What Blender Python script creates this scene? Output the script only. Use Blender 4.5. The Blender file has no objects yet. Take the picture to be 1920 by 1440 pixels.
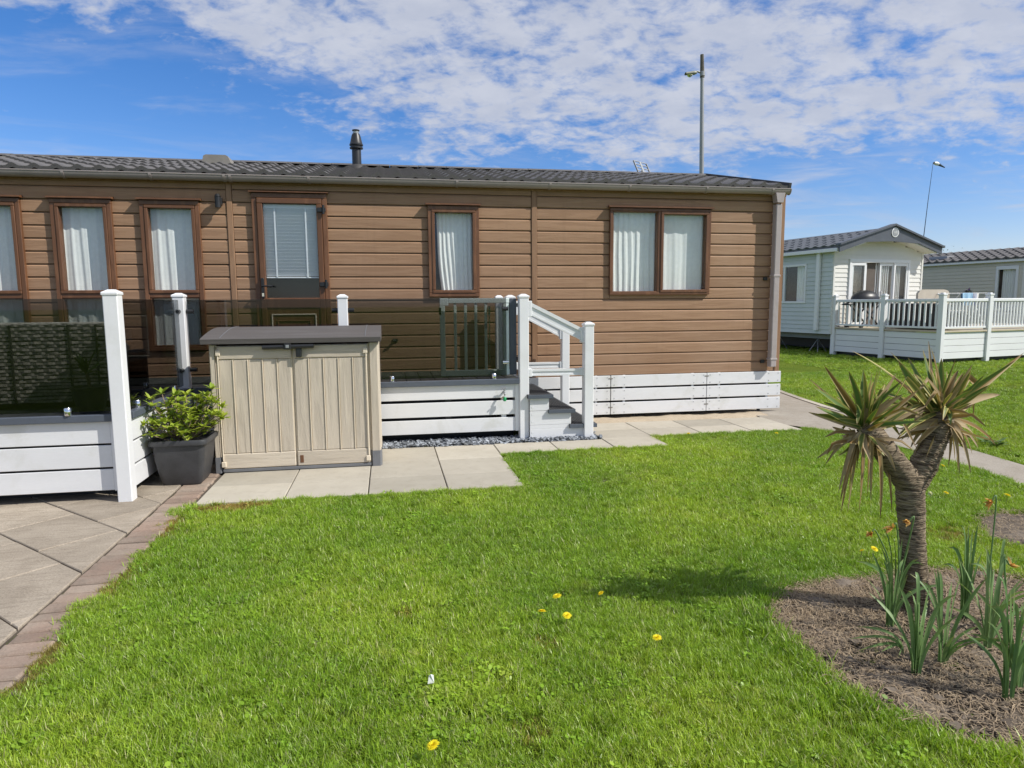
import bpy, math, random
import numpy as np
from mathutils import Vector, Matrix

random.seed(7)
RNG = np.random.default_rng(11)
SC = bpy.context.scene
COL = SC.collection
rad = math.radians

# ------------------------------------------------------------------ camera
cam_data = bpy.data.cameras.new('camera')
cam = bpy.data.objects.new('camera', cam_data)
COL.objects.link(cam)
cam_data.sensor_width = 36.0
cam_data.lens = 1262 / 1920 * 36.0
cam_data.clip_start = 0.05
cam_data.clip_end = 2000
CAM_H = 1.4
yaw, pit, rol = 0.180317, 0.119617, -0.007323
fw = Vector((math.sin(yaw) * math.cos(pit), math.cos(yaw) * math.cos(pit), -math.sin(pit)))
r0 = Vector((math.cos(yaw), -math.sin(yaw), 0))
u0 = r0.cross(fw)
rt = r0 * math.cos(rol) + u0 * math.sin(rol)
up = -r0 * math.sin(rol) + u0 * math.cos(rol)
cam.matrix_world = Matrix(((rt.x, up.x, -fw.x, 0), (rt.y, up.y, -fw.y, 0), (rt.z, up.z, -fw.z, CAM_H), (0, 0, 0, 1)))
SC.camera = cam

# ------------------------------------------------------------------ sky and sun
SUN_EL = rad(43)
SUN_H = Vector((0.879, -0.477, 0)).normalized()
SUN_DIR = Vector((SUN_H.x * math.cos(SUN_EL), SUN_H.y * math.cos(SUN_EL), math.sin(SUN_EL)))
SKY_STRENGTH = 0.108
CLOUD = (4.7, 4.9, 5.5, 1)

world = bpy.data.worlds.new('World')
SC.world = world
world.use_nodes = True


class NT:
    """small helper around a node tree"""
    def __init__(self, tree):
        self.t = tree
        self.n = tree.nodes
        self.l = tree.links

    def add(self, typ, **kw):
        nd = self.n.new(typ)
        for k, v in kw.items():
            setattr(nd, k, v)
        return nd

    def link(self, a, b):
        self.l.new(a, b)

    def val(self, sock, v):
        if isinstance(v, bpy.types.NodeSocket):
            self.l.new(v, sock)
        else:
            sock.default_value = v

    def math(self, op, a, b=None, c=None, clamp=False):
        nd = self.add('ShaderNodeMath', operation=op, use_clamp=clamp)
        self.val(nd.inputs[0], a)
        if b is not None:
            self.val(nd.inputs[1], b)
        if c is not None:
            self.val(nd.inputs[2], c)
        return nd.outputs[0]

    def vmath(self, op, a, b=None):
        nd = self.add('ShaderNodeVectorMath', operation=op)
        self.val(nd.inputs[0], a)
        if b is not None:
            self.val(nd.inputs[1], b)
        return nd.outputs[0]

    def mix(self, f, a, b, typ='MIX'):
        nd = self.add('ShaderNodeMix', data_type='RGBA', blend_type=typ)
        self.val(nd.inputs[0], f)
        self.val(nd.inputs[6], a)
        self.val(nd.inputs[7], b)
        return nd.outputs[2]

    def noise(self, vec, scale, detail=4.0, rough=0.55, dist=0.0, col=False):
        nd = self.add('ShaderNodeTexNoise')
        if vec is not None:
            self.link(vec, nd.inputs['Vector'])
        nd.inputs['Scale'].default_value = scale
        nd.inputs['Detail'].default_value = detail
        nd.inputs['Roughness'].default_value = rough
        nd.inputs['Distortion'].default_value = dist
        return nd.outputs['Color' if col else 'Fac']

    def smooth(self, x, a, b, o0=0.0, o1=1.0):
        nd = self.add('ShaderNodeMapRange', interpolation_type='SMOOTHSTEP')
        self.val(nd.inputs[0], x)
        nd.inputs[1].default_value = a
        nd.inputs[2].default_value = b
        nd.inputs[3].default_value = o0
        nd.inputs[4].default_value = o1
        return nd.outputs[0]

    def mapping(self, vec, loc=(0, 0, 0), rot=(0, 0, 0), scale=(1, 1, 1)):
        nd = self.add('ShaderNodeMapping')
        self.link(vec, nd.inputs[0])
        nd.inputs[1].default_value = loc
        nd.inputs[2].default_value = rot
        nd.inputs[3].default_value = scale
        return nd.outputs[0]


def build_world():
    world.node_tree.nodes.clear()
    w = NT(world.node_tree)
    out = w.add('ShaderNodeOutputWorld')
    bg = w.add('ShaderNodeBackground')
    w.link(bg.outputs[0], out.inputs[0])
    bg.inputs[1].default_value = SKY_STRENGTH
    sky = w.add('ShaderNodeTexSky', sky_type='NISHITA')
    sky.sun_disc = False
    sky.sun_elevation = SUN_EL
    sky.sun_rotation = math.atan2(SUN_H.x, SUN_H.y)
    sky.altitude = 0
    sky.air_density = 1.0
    sky.dust_density = 0.35
    sky.ozone_density = 3.5
    geo = w.add('ShaderNodeTexCoord')
    d = geo.outputs['Generated']
    sep = w.add('ShaderNodeSeparateXYZ')
    w.link(d, sep.inputs[0])
    z = w.math('ADD', w.math('MAXIMUM', sep.outputs[2], 0.0), 0.30)
    px = w.math('DIVIDE', sep.outputs[0], z)
    py = w.math('DIVIDE', sep.outputs[1], z)
    cmb = w.add('ShaderNodeCombineXYZ')
    w.link(px, cmb.inputs[0])
    w.link(py, cmb.inputs[1])
    P = cmb.outputs[0]
    # a broken altocumulus sheet that ends towards the left and towards the horizon
    big = w.noise(P, 1.9, 3, 0.5)
    wob = w.math('MULTIPLY', w.math('SUBTRACT', big, 0.5), 0.75)
    e1 = w.math('SUBTRACT', w.math('ADD', px, 0.62), w.math('MULTIPLY', w.math('SUBTRACT', py, 1.37), 1.15))
    rr_ = w.add('ShaderNodeVectorMath', operation='LENGTH')
    w.link(P, rr_.inputs[0])
    e2 = w.math('SUBTRACT', w.math('MULTIPLY_ADD', px, 0.10, 2.06), rr_.outputs['Value'])
    edge = w.math('ADD', w.math('SMOOTH_MIN', e1, e2, 0.15), wob)
    sheet = w.smooth(edge, -0.30, 0.42)
    Pm = w.mapping(P, rot=(0, 0, rad(35)), scale=(1.0, 1.25, 1))
    mid = w.noise(Pm, 4.5, 4, 0.5, 0.2)
    cell = w.noise(Pm, 13.0, 6, 0.58, 0.35)
    fine = w.noise(Pm, 36, 4, 0.6, 0.2)
    mixn = w.math('ADD', w.math('ADD', w.math('MULTIPLY', mid, 0.34), w.math('MULTIPLY', cell, 0.48)), w.math('MULTIPLY', fine, 0.18))
    mixn = w.math('MULTIPLY_ADD', w.math('SUBTRACT', mixn, 0.5), 1.9, 0.5)
    cov = w.math('ADD', mixn, w.math('MULTIPLY', w.math('SUBTRACT', sheet, 0.70), 0.56))
    dens = w.smooth(cov, 0.33, 0.76)
    # thin streaks low over the horizon
    Ps = w.mapping(d, scale=(1.4, 1.4, 15))
    st = w.noise(Ps, 1.7, 6, 0.6, 0.5)
    stk = w.math('MULTIPLY', w.smooth(st, 0.46, 0.66), w.smooth(sep.outputs[2], 0.24, 0.13))
    veil = w.math('MULTIPLY', w.smooth(w.noise(w.mapping(P, rot=(0, 0, rad(-20)), scale=(1.0, 2.6, 1)), 2.3, 6, 0.62, 0.5), 0.47, 0.74), 0.42)
    stk = w.math('MAXIMUM', stk, veil)
    dens = w.math('MAXIMUM', w.math('MULTIPLY', dens, 0.9), w.math('MULTIPLY', stk, 0.7))
    shade = w.noise(Pm, 7.0, 5, 0.6)
    ccol = w.mix(w.smooth(shade, 0.35, 0.68), (CLOUD[0] * .86, CLOUD[1] * .88, CLOUD[2] * .92, 1), CLOUD)
    hz = w.smooth(sep.outputs[2], 0.0, 0.32)
    hs = w.add('ShaderNodeHueSaturation')
    w.link(sky.outputs[0], hs.inputs['Color'])
    hs.inputs["Saturation"].default_value = 1.3
    tint = w.mix(1.0, hs.outputs[0], (0.98, 0.90, 1.06, 1), 'MULTIPLY')
    col = w.mix(dens, tint, ccol)
    w.link(col, bg.inputs[0])


build_world()

sun_data = bpy.data.lights.new('sun', 'SUN')
sun = bpy.data.objects.new('sun', sun_data)
COL.objects.link(sun)
sun_data.energy = 3.9
sun_data.angle = rad(0.53)
sun_data.color = (1.0, 0.955, 0.88)
sun.rotation_euler = SUN_DIR.to_track_quat('Z', 'Y').to_euler()
sun.location = SUN_DIR * 60

SC.view_settings.view_transform = 'Standard'
SC.view_settings.look = 'None'
SC.view_settings.exposure = 0.32
SC.view_settings.gamma = 1.0
SC.view_settings.use_curve_mapping = False
SC.render.engine = 'CYCLES'
SC.cycles.max_bounces = 8
SC.cycles.transparent_max_bounces = 24
SC.cycles.use_denoising = True
SC.cycles.caustics_reflective = False
SC.cycles.caustics_refractive = False


# ------------------------------------------------------------------ mesh helpers
class MB:
    """collects shapes; build() links them as ONE mesh object"""
    def __init__(self):
        self.v, self.f, self.uv = [], [], None

    def add(self, vs, fs):
        o = len(self.v)
        self.v.extend([tuple(p) for p in vs])
        self.f.extend([tuple(i + o for i in q) for q in fs])
        return self

    def box(self, x0, x1, y0, y1, z0, z1, c=0.0):
        if c <= 0:
            return self.add([(x0, y0, z0), (x1, y0, z0), (x1, y1, z0), (x0, y1, z0), (x0, y0, z1), (x1, y0, z1), (x1, y1, z1), (x0, y1, z1)],
                            [(0, 3, 2, 1), (4, 5, 6, 7), (0, 1, 5, 4), (1, 2, 6, 5), (2, 3, 7, 6), (3, 0, 4, 7)])
        c = min(c, (x1 - x0) * .45, (y1 - y0) * .45, (z1 - z0) * .45)
        vs, idx = [], {}
        for sx in (0, 1):
            for sy in (0, 1):
                for sz in (0, 1):
                    X, Y, Z = (x0, x1)[sx], (y0, y1)[sy], (z0, z1)[sz]
                    ix, iy, iz = X + (c, -c)[sx], Y + (c, -c)[sy], Z + (c, -c)[sz]
                    idx[sx, sy, sz] = len(vs)
                    vs += [(X, iy, iz), (ix, Y, iz), (ix, iy, Z)]
        fs = []

        def q(a, b, c_, d):
            fs.append((a, b, c_, d))
        I = lambda s, k: idx[s] + k
        for s in (0, 1):
            r = [(s, 0, 0), (s, 1, 0), (s, 1, 1), (s, 0, 1)]
            q(*[I(t, 0) for t in (r if s else r[::-1])])
            r = [(0, s, 0), (0, s, 1), (1, s, 1), (1, s, 0)]
            q(*[I(t, 1) for t in (r if s else r[::-1])])
            r = [(0, 0, s), (1, 0, s), (1, 1, s), (0, 1, s)]
            q(*[I(t, 2) for t in (r if s else r[::-1])])
        for a in (0, 1):
            for b in (0, 1):
                for (ax, k1, k2) in ((0, 1, 2), (1, 0, 2), (2, 0, 1)):
                    s0 = [0, 0, 0]
                    oth = [i for i in (0, 1, 2) if i != ax]
                    s0[oth[0]], s0[oth[1]] = a, b
                    s1 = list(s0)
                    s1[ax] = 1
                    s0, s1 = tuple(s0), tuple(s1)
                    fc = (I(s0, k1), I(s1, k1), I(s1, k2), I(s0, k2))
                    flip = (a == b) ^ (ax == 1)
                    fs.append(fc if flip else fc[::-1])
        for s in idx:
            t = (I(s, 0), I(s, 1), I(s, 2))
            fs.append(t if (sum(s) % 2) else t[::-1])
        return self.add(vs, fs)

    def prism(self, poly, axis, a0, a1):
        """extrude a 2-D polygon along axis 'x' (poly = y,z), 'y' (x,z) or 'z' (x,y)"""
        def P(p, a):
            return {'x': (a, p[0], p[1]), 'y': (p[0], a, p[1]), 'z': (p[0], p[1], a)}[axis]
        n = len(poly)
        vs = [P(p, a0) for p in poly] + [P(p, a1) for p in poly]
        fs = [tuple(range(n)), tuple(range(2 * n - 1, n - 1, -1))]
        fs += [(i, i + n, (i + 1) % n + n, (i + 1) % n) for i in range(n)]
        return self.add(vs, fs)

    def tube(self, pts, r, n=8, cap=True):
        pts = [Vector(p) for p in pts]
        rs = r if isinstance(r, (list, tuple)) else [r] * len(pts)
        vs, fs = [], []
        t0 = (pts[1] - pts[0]).normalized()
        ref = Vector((0, 0, 1)) if abs(t0.z) < .9 else Vector((1, 0, 0))
        for i, p in enumerate(pts):
            t = (pts[min(i + 1, len(pts) - 1)] - pts[max(i - 1, 0)]).normalized()
            a = t.cross(ref).normalized()
            b = t.cross(a)
            for k in range(n):
                an = 2 * math.pi * k / n
                vs.append(p + (a * math.cos(an) + b * math.sin(an)) * rs[i])
        for i in range(len(pts) - 1):
            for k in range(n):
                fs.append((i * n + k, i * n + (k + 1) % n, (i + 1) * n + (k + 1) % n, (i + 1) * n + k))
        if cap:
            fs.append(tuple(range(n))[::-1])
            fs.append(tuple((len(pts) - 1) * n + k for k in range(n)))
        return self.add(vs, fs)

    def lathe(self, prof, n=16, c=(0, 0, 0)):
        vs = [(c[0] + r * math.cos(2 * math.pi * k / n), c[1] + r * math.sin(2 * math.pi * k / n), c[2] + z) for r, z in prof for k in range(n)]
        fs = [(i * n + k, i * n + (k + 1) % n, (i + 1) * n + (k + 1) % n, (i + 1) * n + k) for i in range(len(prof) - 1) for k in range(n)]
        fs.append(tuple(range(n))[::-1])
        fs.append(tuple((len(prof) - 1) * n + k for k in range(n)))
        return self.add(vs, fs)

    def grid(self, rows):
        """rows: list of lists of points"""
        m = len(rows[0])
        vs = [p for r in rows for p in r]
        fs = [(i * m + k, i * m + k + 1, (i + 1) * m + k + 1, (i + 1) * m + k) for i in range(len(rows) - 1) for k in range(m - 1)]
        return self.add(vs, fs)

    def bar(self, a, b, w, h, upv=(0, 0, 1)):
        """a bar of section w x h from a to b"""
        a, b = Vector(a), Vector(b)
        t = (b - a).normalized()
        s = t.cross(Vector(upv)).normalized()
        u = s.cross(t)
        vs = []
        for p in (a, b):
            for (i, j) in ((-1, -1), (1, -1), (1, 1), (-1, 1)):
                vs.append(p + s * (i * w / 2) + u * (j * h / 2))
        return self.add(vs, [(3, 2, 1, 0), (4, 5, 6, 7), (0, 1, 5, 4), (1, 2, 6, 5), (2, 3, 7, 6), (3, 0, 4, 7)])

    def xf(self, m):
        self.v = [tuple(m @ Vector(p)) for p in self.v]
        return self

    def mesh(self, name, mat, smooth=False, off=(0, 0, 0)):
        me = bpy.data.meshes.new(name)
        vs = [(x - off[0], y - off[1], z - off[2]) for x, y, z in self.v]
        me.from_pydata(vs, [], self.f)
        if self.uv is not None:
            uvl = me.uv_layers.new(name='UVMap')
            li = np.empty(len(me.loops), dtype=np.int32)
            me.loops.foreach_get('vertex_index', li)
            uvl.data.foreach_set('uv', np.asarray(self.uv, dtype=np.float32)[li].ravel())
        if mat is not None:
            me.materials.append(mat)
        if smooth:
            me.shade_smooth() if hasattr(me, 'shade_smooth') else None
            if smooth != True:
                me.set_sharp_from_angle(angle=rad(smooth))
        return me

    def build(self, name, mat, parent=None, smooth=False, kind=None, label=None):
        off = root_off(parent)
        me = self.mesh(name, mat, smooth, off)
        o = bpy.data.objects.new(name, me)
        COL.objects.link(o)
        if parent is not None:
            o.parent = parent
        if kind:
            o['kind'] = kind
        if label:
            o['label'] = label
        return o


ABS = {}


def root_off(o):
    if o is None:
        return (0, 0, 0)
    while o.parent is not None:
        o = o.parent
    return ABS.get(o.name, (0, 0, 0))


def thing(name, label, cat, loc=(0, 0, 0), rz=0.0, group=None, absolute=True):
    """an Empty at the thing's base that parents its parts; absolute: parts are given in world metres"""
    o = bpy.data.objects.new(name, None)
    COL.objects.link(o)
    o.empty_display_size = 0.1
    o.location = loc
    o.rotation_euler = (0, 0, rz)
    tag(o, label, cat, group)
    if absolute:
        ABS[o.name] = tuple(loc)
    return o


def tag(o, label=None, cat=None, group=None, kind=None):
    if label:
        o['label'] = label
    if cat:
        o['category'] = cat
    if group:
        o['group'] = group
    if kind:
        o['kind'] = kind
    return o


def piece(name, me, parent, loc=(0, 0, 0), rot=(0, 0, 0), scale=(1, 1, 1)):
    """another object on shared mesh data; loc in world metres"""
    o = bpy.data.objects.new(name, me)
    COL.objects.link(o)
    off = root_off(parent)
    o.parent = parent
    o.location = (loc[0] - off[0], loc[1] - off[1], loc[2] - off[2])
    o.rotation_euler = rot
    o.scale = scale
    return o


def rebase(o):
    """put a one-mesh thing's origin at the bottom centre of its mesh"""
    me = o.data
    n = len(me.vertices)
    co = np.empty(n * 3)
    me.vertices.foreach_get('co', co)
    co = co.reshape(-1, 3)
    c = np.array([(co[:, 0].min() + co[:, 0].max()) / 2, (co[:, 1].min() + co[:, 1].max()) / 2, co[:, 2].min()])
    me.vertices.foreach_set('co', (co - c).ravel())
    me.update()
    o.location = Vector(o.location) + Vector(c)
    return o


# ------------------------------------------------------------------ materials
def new_mat(name):
    m = bpy.data.materials.new(name)
    m.use_nodes = True
    m.node_tree.nodes.clear()
    w = NT(m.node_tree)
    out = w.add('ShaderNodeOutputMaterial')
    bs = w.add('ShaderNodeBsdfPrincipled')
    w.link(bs.outputs[0], out.inputs[0])
    return m, w, bs, out


def c4(c, k=1.0):
    return (c[0] * k, c[1] * k, c[2] * k, 1)


def mat_basic(name, col, rough=0.6, var=0.12, vscale=6.0, bump=0.0, bscale=60.0, spec=0.5, metal=0.0, stretch=(1, 1, 1), dirt=None, dscale=1.3, damt=0.4):
    """plain surface with slow colour drift, fine grain and optional stains"""
    m, w, bs, out = new_mat(name)
    tc = w.add('ShaderNodeTexCoord')
    vec = w.mapping(tc.outputs['Object'], scale=stretch)
    n1 = w.noise(vec, vscale, 5, 0.6)
    n2 = w.noise(vec, bscale, 4, 0.6)
    nn = w.math('ADD', w.math('MULTIPLY', n1, 0.7), w.math('MULTIPLY', n2, 0.3))
    col_s = w.mix(w.smooth(nn, 0.3, 0.7), c4(col, 1 - var), c4(col, 1 + var))
    if dirt is not None:
        dn = w.noise(tc.outputs['Object'], dscale, 6, 0.65, 0.4)
        col_s = w.mix(w.math('MULTIPLY', w.smooth(dn, 0.5, 0.72), damt), col_s, c4(dirt))
    w.link(col_s, bs.inputs['Base Color'])
    bs.inputs['Roughness'].default_value = rough
    bs.inputs['Specular IOR Level'].default_value = spec
    bs.inputs['Metallic'].default_value = metal
    if bump > 0:
        b = w.add('ShaderNodeBump')
        b.inputs['Strength'].default_value = bump
        b.inputs['Distance'].default_value = 0.01
        w.link(n2, b.inputs['Height'])
        w.link(b.outputs[0], bs.inputs['Normal'])
    return m


def mat_grain(name, col, col2, rough=0.6, scale=(1.2, 8, 8), axis_scale=26.0, bump=0.35, spec=0.3, var=0.12, stain=False):
    """embossed wood grain, stretched by scale (small = long)"""
    m, w, bs, out = new_mat(name)
    tc = w.add('ShaderNodeTexCoord')
    oi = w.add('ShaderNodeObjectInfo')
    sh = w.add('ShaderNodeCombineXYZ')
    w.link(w.math('MULTIPLY', oi.outputs['Random'], 37.0), sh.inputs[0])
    w.link(w.math('MULTIPLY', oi.outputs['Random'], 11.0), sh.inputs[1])
    v = w.vmath('ADD', tc.outputs['Object'], sh.outputs[0])
    vm = w.mapping(v, scale=scale)
    warp = w.noise(vm, 1.1, 3, 0.5)
    rings = w.math('SINE', w.math('MULTIPLY', w.math('ADD', w.math('MULTIPLY', warp, 1.0), w.math('MULTIPLY', w.noise(vm, 3.5, 4, 0.6), 0.35)), axis_scale))
    fib = w.noise(w.mapping(v, scale=tuple(s * 9 for s in scale)), 3.0, 3, 0.6)
    h = w.math('ADD', w.math('MULTIPLY', rings, 0.5), fib)
    big = w.noise(tc.outputs['Object'], 1.7, 5, 0.6)
    base = w.mix(w.smooth(h, 0.1, 1.1), c4(col2), c4(col))
    base = w.mix(w.math('MULTIPLY', w.smooth(big, 0.35, 0.7), var), base, c4(col2))
    rnd = w.math('MULTIPLY_ADD', oi.outputs['Random'], 0.16, 0.92)
    cc = w.add('ShaderNodeCombineXYZ')
    for i in range(3):
        w.link(rnd, cc.inputs[i])
    base = w.mix(1.0, base, cc.outputs[0], 'MULTIPLY')
    if stain:
        sv = w.noise(w.mapping(tc.outputs['Object'], scale=(5.0, 5.0, 0.35)), 1.6, 5, 0.65)
        base = w.mix(w.math('MULTIPLY', w.smooth(sv, 0.50, 0.72), 0.30), base, c4(col2, 0.72))
        fv = w.noise(tc.outputs['Object'], 0.8, 4, 0.6)
        base = w.mix(w.math('MULTIPLY', w.smooth(fv, 0.48, 0.7), 0.22), base, c4((0.42, 0.30, 0.215)))
    w.link(base, bs.inputs['Base Color'])
    bs.inputs['Roughness'].default_value = rough
    bs.inputs['Specular IOR Level'].default_value = spec
    b = w.add('ShaderNodeBump')
    b.inputs['Strength'].default_value = bump
    b.inputs['Distance'].default_value = 0.004
    w.link(h, b.inputs['Height'])
    w.link(b.outputs[0], bs.inputs['Normal'])
    return m


def mat_glass(name, tint=(0.93, 0.96, 0.95), gloss=1.0, f0=0.045):
    m = bpy.data.materials.new(name)
    m.use_nodes = True
    m.node_tree.nodes.clear()
    w = NT(m.node_tree)
    out = w.add('ShaderNodeOutputMaterial')
    lw = w.add('ShaderNodeLayerWeight')
    lw.inputs[0].default_value = 0.5
    f = w.math('MULTIPLY_ADD', w.math('POWER', lw.outputs['Facing'], 4.0), (1 - f0) * 0.8, f0)
    f = w.math('MULTIPLY', f, gloss)
    tr = w.add('ShaderNodeBsdfTransparent')
    tr.inputs[0].default_value = c4(tint)
    gl = w.add('ShaderNodeBsdfGlossy')
    gl.inputs['Roughness'].default_value = 0.02
    gl.inputs['Color'].default_value = (0.9, 0.95, 1.0, 1)
    mx = w.add('ShaderNodeMixShader')
    w.link(f, mx.inputs[0])
    w.link(tr.outputs[0], mx.inputs[1])
    w.link(gl.outputs[0], mx.inputs[2])
    w.link(mx.outputs[0], out.inputs[0])
    return m


def mat_leaf(name, ca, cb, trans=0.35, rough=0.5, edge=None, tip=None, vscale=3.0):
    """thin leaf: reflects and lets some light through; UV u runs across, v along the blade"""
    m = bpy.data.materials.new(name)
    m.use_nodes = True
    m.node_tree.nodes.clear()
    w = NT(m.node_tree)
    out = w.add('ShaderNodeOutputMaterial')
    geo = w.add('ShaderNodeNewGeometry')
    oi = w.add('ShaderNodeObjectInfo')
    n = w.noise(geo.outputs['Position'], vscale, 4, 0.6)
    rnd = w.math('FRACT', w.math('ADD', oi.outputs['Random'], geo.outputs['Random Per Island']))
    rn = w.math('ADD', w.math('MULTIPLY', w.smooth(n, 0.3, 0.7), 0.5), w.math('MULTIPLY', rnd, 0.5))
    col = w.mix(rn, c4(ca), c4(cb))
    if edge is not None or tip is not None:
        uv = w.add('ShaderNodeUVMap')
        sp = w.add('ShaderNodeSeparateXYZ')
        w.link(uv.outputs[0], sp.inputs[0])
        if edge is not None:
            e = w.math('ABSOLUTE', w.math('SUBTRACT', sp.outputs[0], 0.5))
            col = w.mix(w.smooth(e, 0.24, 0.40), col, c4(edge))
        if tip is not None:
            k = w.math('ADD', sp.outputs[1], w.math('MULTIPLY', w.math('SUBTRACT', w.noise(geo.outputs['Position'], 18, 3), 0.5), 0.5))
            col = w.mix(w.smooth(k, 0.80, 1.08), col, c4(tip))
    bs = w.add('ShaderNodeBsdfPrincipled')
    w.link(col, bs.inputs['Base Color'])
    bs.inputs['Roughness'].default_value = rough
    bs.inputs['Specular IOR Level'].default_value = 0.35
    tl = w.add('ShaderNodeBsdfTranslucent')
    w.link(w.mix(1.0, col, (1.0, 1.0, 0.55, 1), 'MULTIPLY'), tl.inputs[0])
    mx = w.add('ShaderNodeMixShader')
    mx.inputs[0].default_value = trans
    w.link(bs.outputs[0], mx.inputs[1])
    w.link(tl.outputs[0], mx.inputs[2])
    w.link(mx.outputs[0], out.inputs[0])
    return m


M = {}
M['cladding'] = mat_grain('cladding', (0.355, 0.218, 0.133), (0.312, 0.187, 0.111), scale=(1.0, 10, 14), axis_scale=22, bump=0.2, rough=0.62, stain=True)
M['trim_brown'] = mat_grain('trim_brown', (0.315, 0.188, 0.112), (0.26, 0.152, 0.088), scale=(14, 14, 1.0), axis_scale=20, bump=0.2)
M['frame_brown'] = mat_grain('frame_brown', (0.19, 0.088, 0.042), (0.135, 0.060, 0.028), scale=(6, 6, 1.2), axis_scale=16, bump=0.12, rough=0.42, spec=0.5)
M['lining'] = mat_basic('lining', (0.16, 0.145, 0.125), 0.8)
M['interior_dark'] = mat_basic('interior_dark', (0.12, 0.10, 0.085), 0.9)
M['gutter'] = mat_basic('gutter', (0.33, 0.285, 0.27), 0.36, 0.08, 3, spec=0.55, dirt=(0.21, 0.18, 0.15), dscale=2.5, damt=0.35)
M['downpipe'] = mat_basic('downpipe', (0.40, 0.355, 0.345), 0.42, 0.06, 3, spec=0.5, dirt=(0.22, 0.19, 0.16), dscale=3, damt=0.3)
M['tile'] = mat_basic('tile', (0.118, 0.112, 0.110), 0.62, 0.35, 3.5, 0.6, 260, dirt=(0.17, 0.165, 0.10), dscale=1.1, damt=0.6)
M['tile_dark'] = mat_basic('tile_dark', (0.05, 0.047, 0.046), 0.6, 0.2, 4)
M['tile_grey'] = mat_basic('tile_grey', (0.105, 0.115, 0.13), 0.6, 0.2, 4, 0.3, 200)
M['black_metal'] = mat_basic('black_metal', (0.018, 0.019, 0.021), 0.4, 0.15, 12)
M['vent_grey'] = mat_basic('vent_grey', (0.23, 0.215, 0.19), 0.65, 0.12, 9)
M['glass'] = mat_glass('glass', (0.965, 0.98, 0.98), 0.65, 0.045)
M['tint_glass'] = mat_glass('tint_glass', (0.485, 0.495, 0.49), 0.8, 0.04)
M['curtain'] = mat_basic('curtain', (0.88, 0.88, 0.85), 0.9, 0.05, 20, 0.15, 400, spec=0.1)
M['blind'] = mat_basic('blind', (0.80, 0.82, 0.84), 0.45, 0.03, 4)
M['white_pvc'] = mat_basic('white_pvc', (0.76, 0.77, 0.78), 0.38, 0.03, 2.5, spec=0.5, dirt=(0.58, 0.58, 0.54), dscale=2.2, damt=0.35)
M['white_board'] = mat_basic('white_board', (0.72, 0.73, 0.74), 0.45, 0.05, 2.5, spec=0.45, dirt=(0.52, 0.52, 0.46), dscale=3.2, damt=0.45, stretch=(0.4, 1, 2))
M['slate_trim'] = mat_basic('slate_trim', (0.085, 0.10, 0.125), 0.45, 0.12, 6, 0.1, 150)
M['deck_board'] = mat_grain('deck_board', (0.085, 0.092, 0.086), (0.06, 0.066, 0.06), scale=(12, 0.8, 8), axis_scale=14, bump=0.25, rough=0.7)
M['tread'] = mat_basic('tread', (0.05, 0.053, 0.057), 0.7, 0.2, 10, 0.3, 180)
M['gate_grey'] = mat_basic('gate_grey', (0.78, 0.88, 0.85), 0.42, 0.06, 5, 0.05, 200)
M['chrome'] = mat_basic('chrome', (0.75, 0.76, 0.76), 0.12, 0.03, 5, metal=1.0)
M['steel'] = mat_basic('steel', (0.42, 0.43, 0.44), 0.45, 0.1, 8, metal=0.8)
M['box_beige'] = mat_grain('box_beige', (0.575, 0.505, 0.405), (0.515, 0.45, 0.36), scale=(7, 7, 0.8), axis_scale=20, bump=0.45, rough=0.6, var=0.1)
M['box_beige_h'] = mat_grain('box_beige_h', (0.575, 0.505, 0.405), (0.515, 0.45, 0.36), scale=(0.8, 7, 7), axis_scale=20, bump=0.45, rough=0.6, var=0.1)
M['box_cream'] = mat_basic('box_cream', (0.70, 0.61, 0.475), 0.6, 0.05, 8)
M['box_lid'] = mat_grain('box_lid', (0.135, 0.125, 0.12), (0.115, 0.105, 0.10), scale=(0.8, 7, 7), axis_scale=16, bump=0.3, rough=0.6)
M['box_foot'] = mat_basic('box_foot', (0.155, 0.16, 0.17), 0.6, 0.1, 8)
M['pot'] = mat_basic('pot', (0.045, 0.046, 0.05), 0.5, 0.25, 7, 0.15, 130, dirt=(0.085, 0.085, 0.085), dscale=4, damt=0.5)
M['compost'] = mat_basic('compost', (0.035, 0.026, 0.019), 0.95, 0.5, 40, 0.8, 90)
M['wicker'] = mat_basic('wicker', (0.42, 0.395, 0.355), 0.5, 0.35, 30)
M['wicker_dark'] = mat_basic('wicker_dark', (0.022, 0.021, 0.021), 0.7, 0.3, 30)
M['bark_shrub'] = mat_basic('bark_shrub', (0.28, 0.21, 0.14), 0.85, 0.2, 20)
M['shrub_leaf'] = mat_leaf('shrub_leaf', (0.20, 0.33, 0.035), (0.50, 0.55, 0.08), 0.3, 0.38, vscale=9)
M['dark_leaf'] = mat_leaf('dark_leaf', (0.05, 0.09, 0.03), (0.09, 0.13, 0.05), 0.25, 0.45)
M['yucca_green'] = mat_leaf('yucca_green', (0.075, 0.15, 0.035), (0.14, 0.225, 0.055), 0.2, 0.42, edge=(0.27, 0.27, 0.07), tip=(0.26, 0.16, 0.07))
M['yucca_var'] = mat_leaf('yucca_var', (0.13, 0.175, 0.045), (0.22, 0.24, 0.06), 0.22, 0.45, edge=(0.52, 0.44, 0.15), tip=(0.36, 0.22, 0.10))
M['yucca_brown'] = mat_leaf('yucca_brown', (0.27, 0.155, 0.055), (0.36, 0.24, 0.10), 0.2, 0.65, edge=(0.42, 0.33, 0.17), tip=(0.15, 0.09, 0.05))
M['yucca_dry'] = mat_leaf('yucca_dry', (0.46, 0.36, 0.21), (0.34, 0.25, 0.14), 0.22, 0.7, tip=(0.22, 0.15, 0.10))
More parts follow.
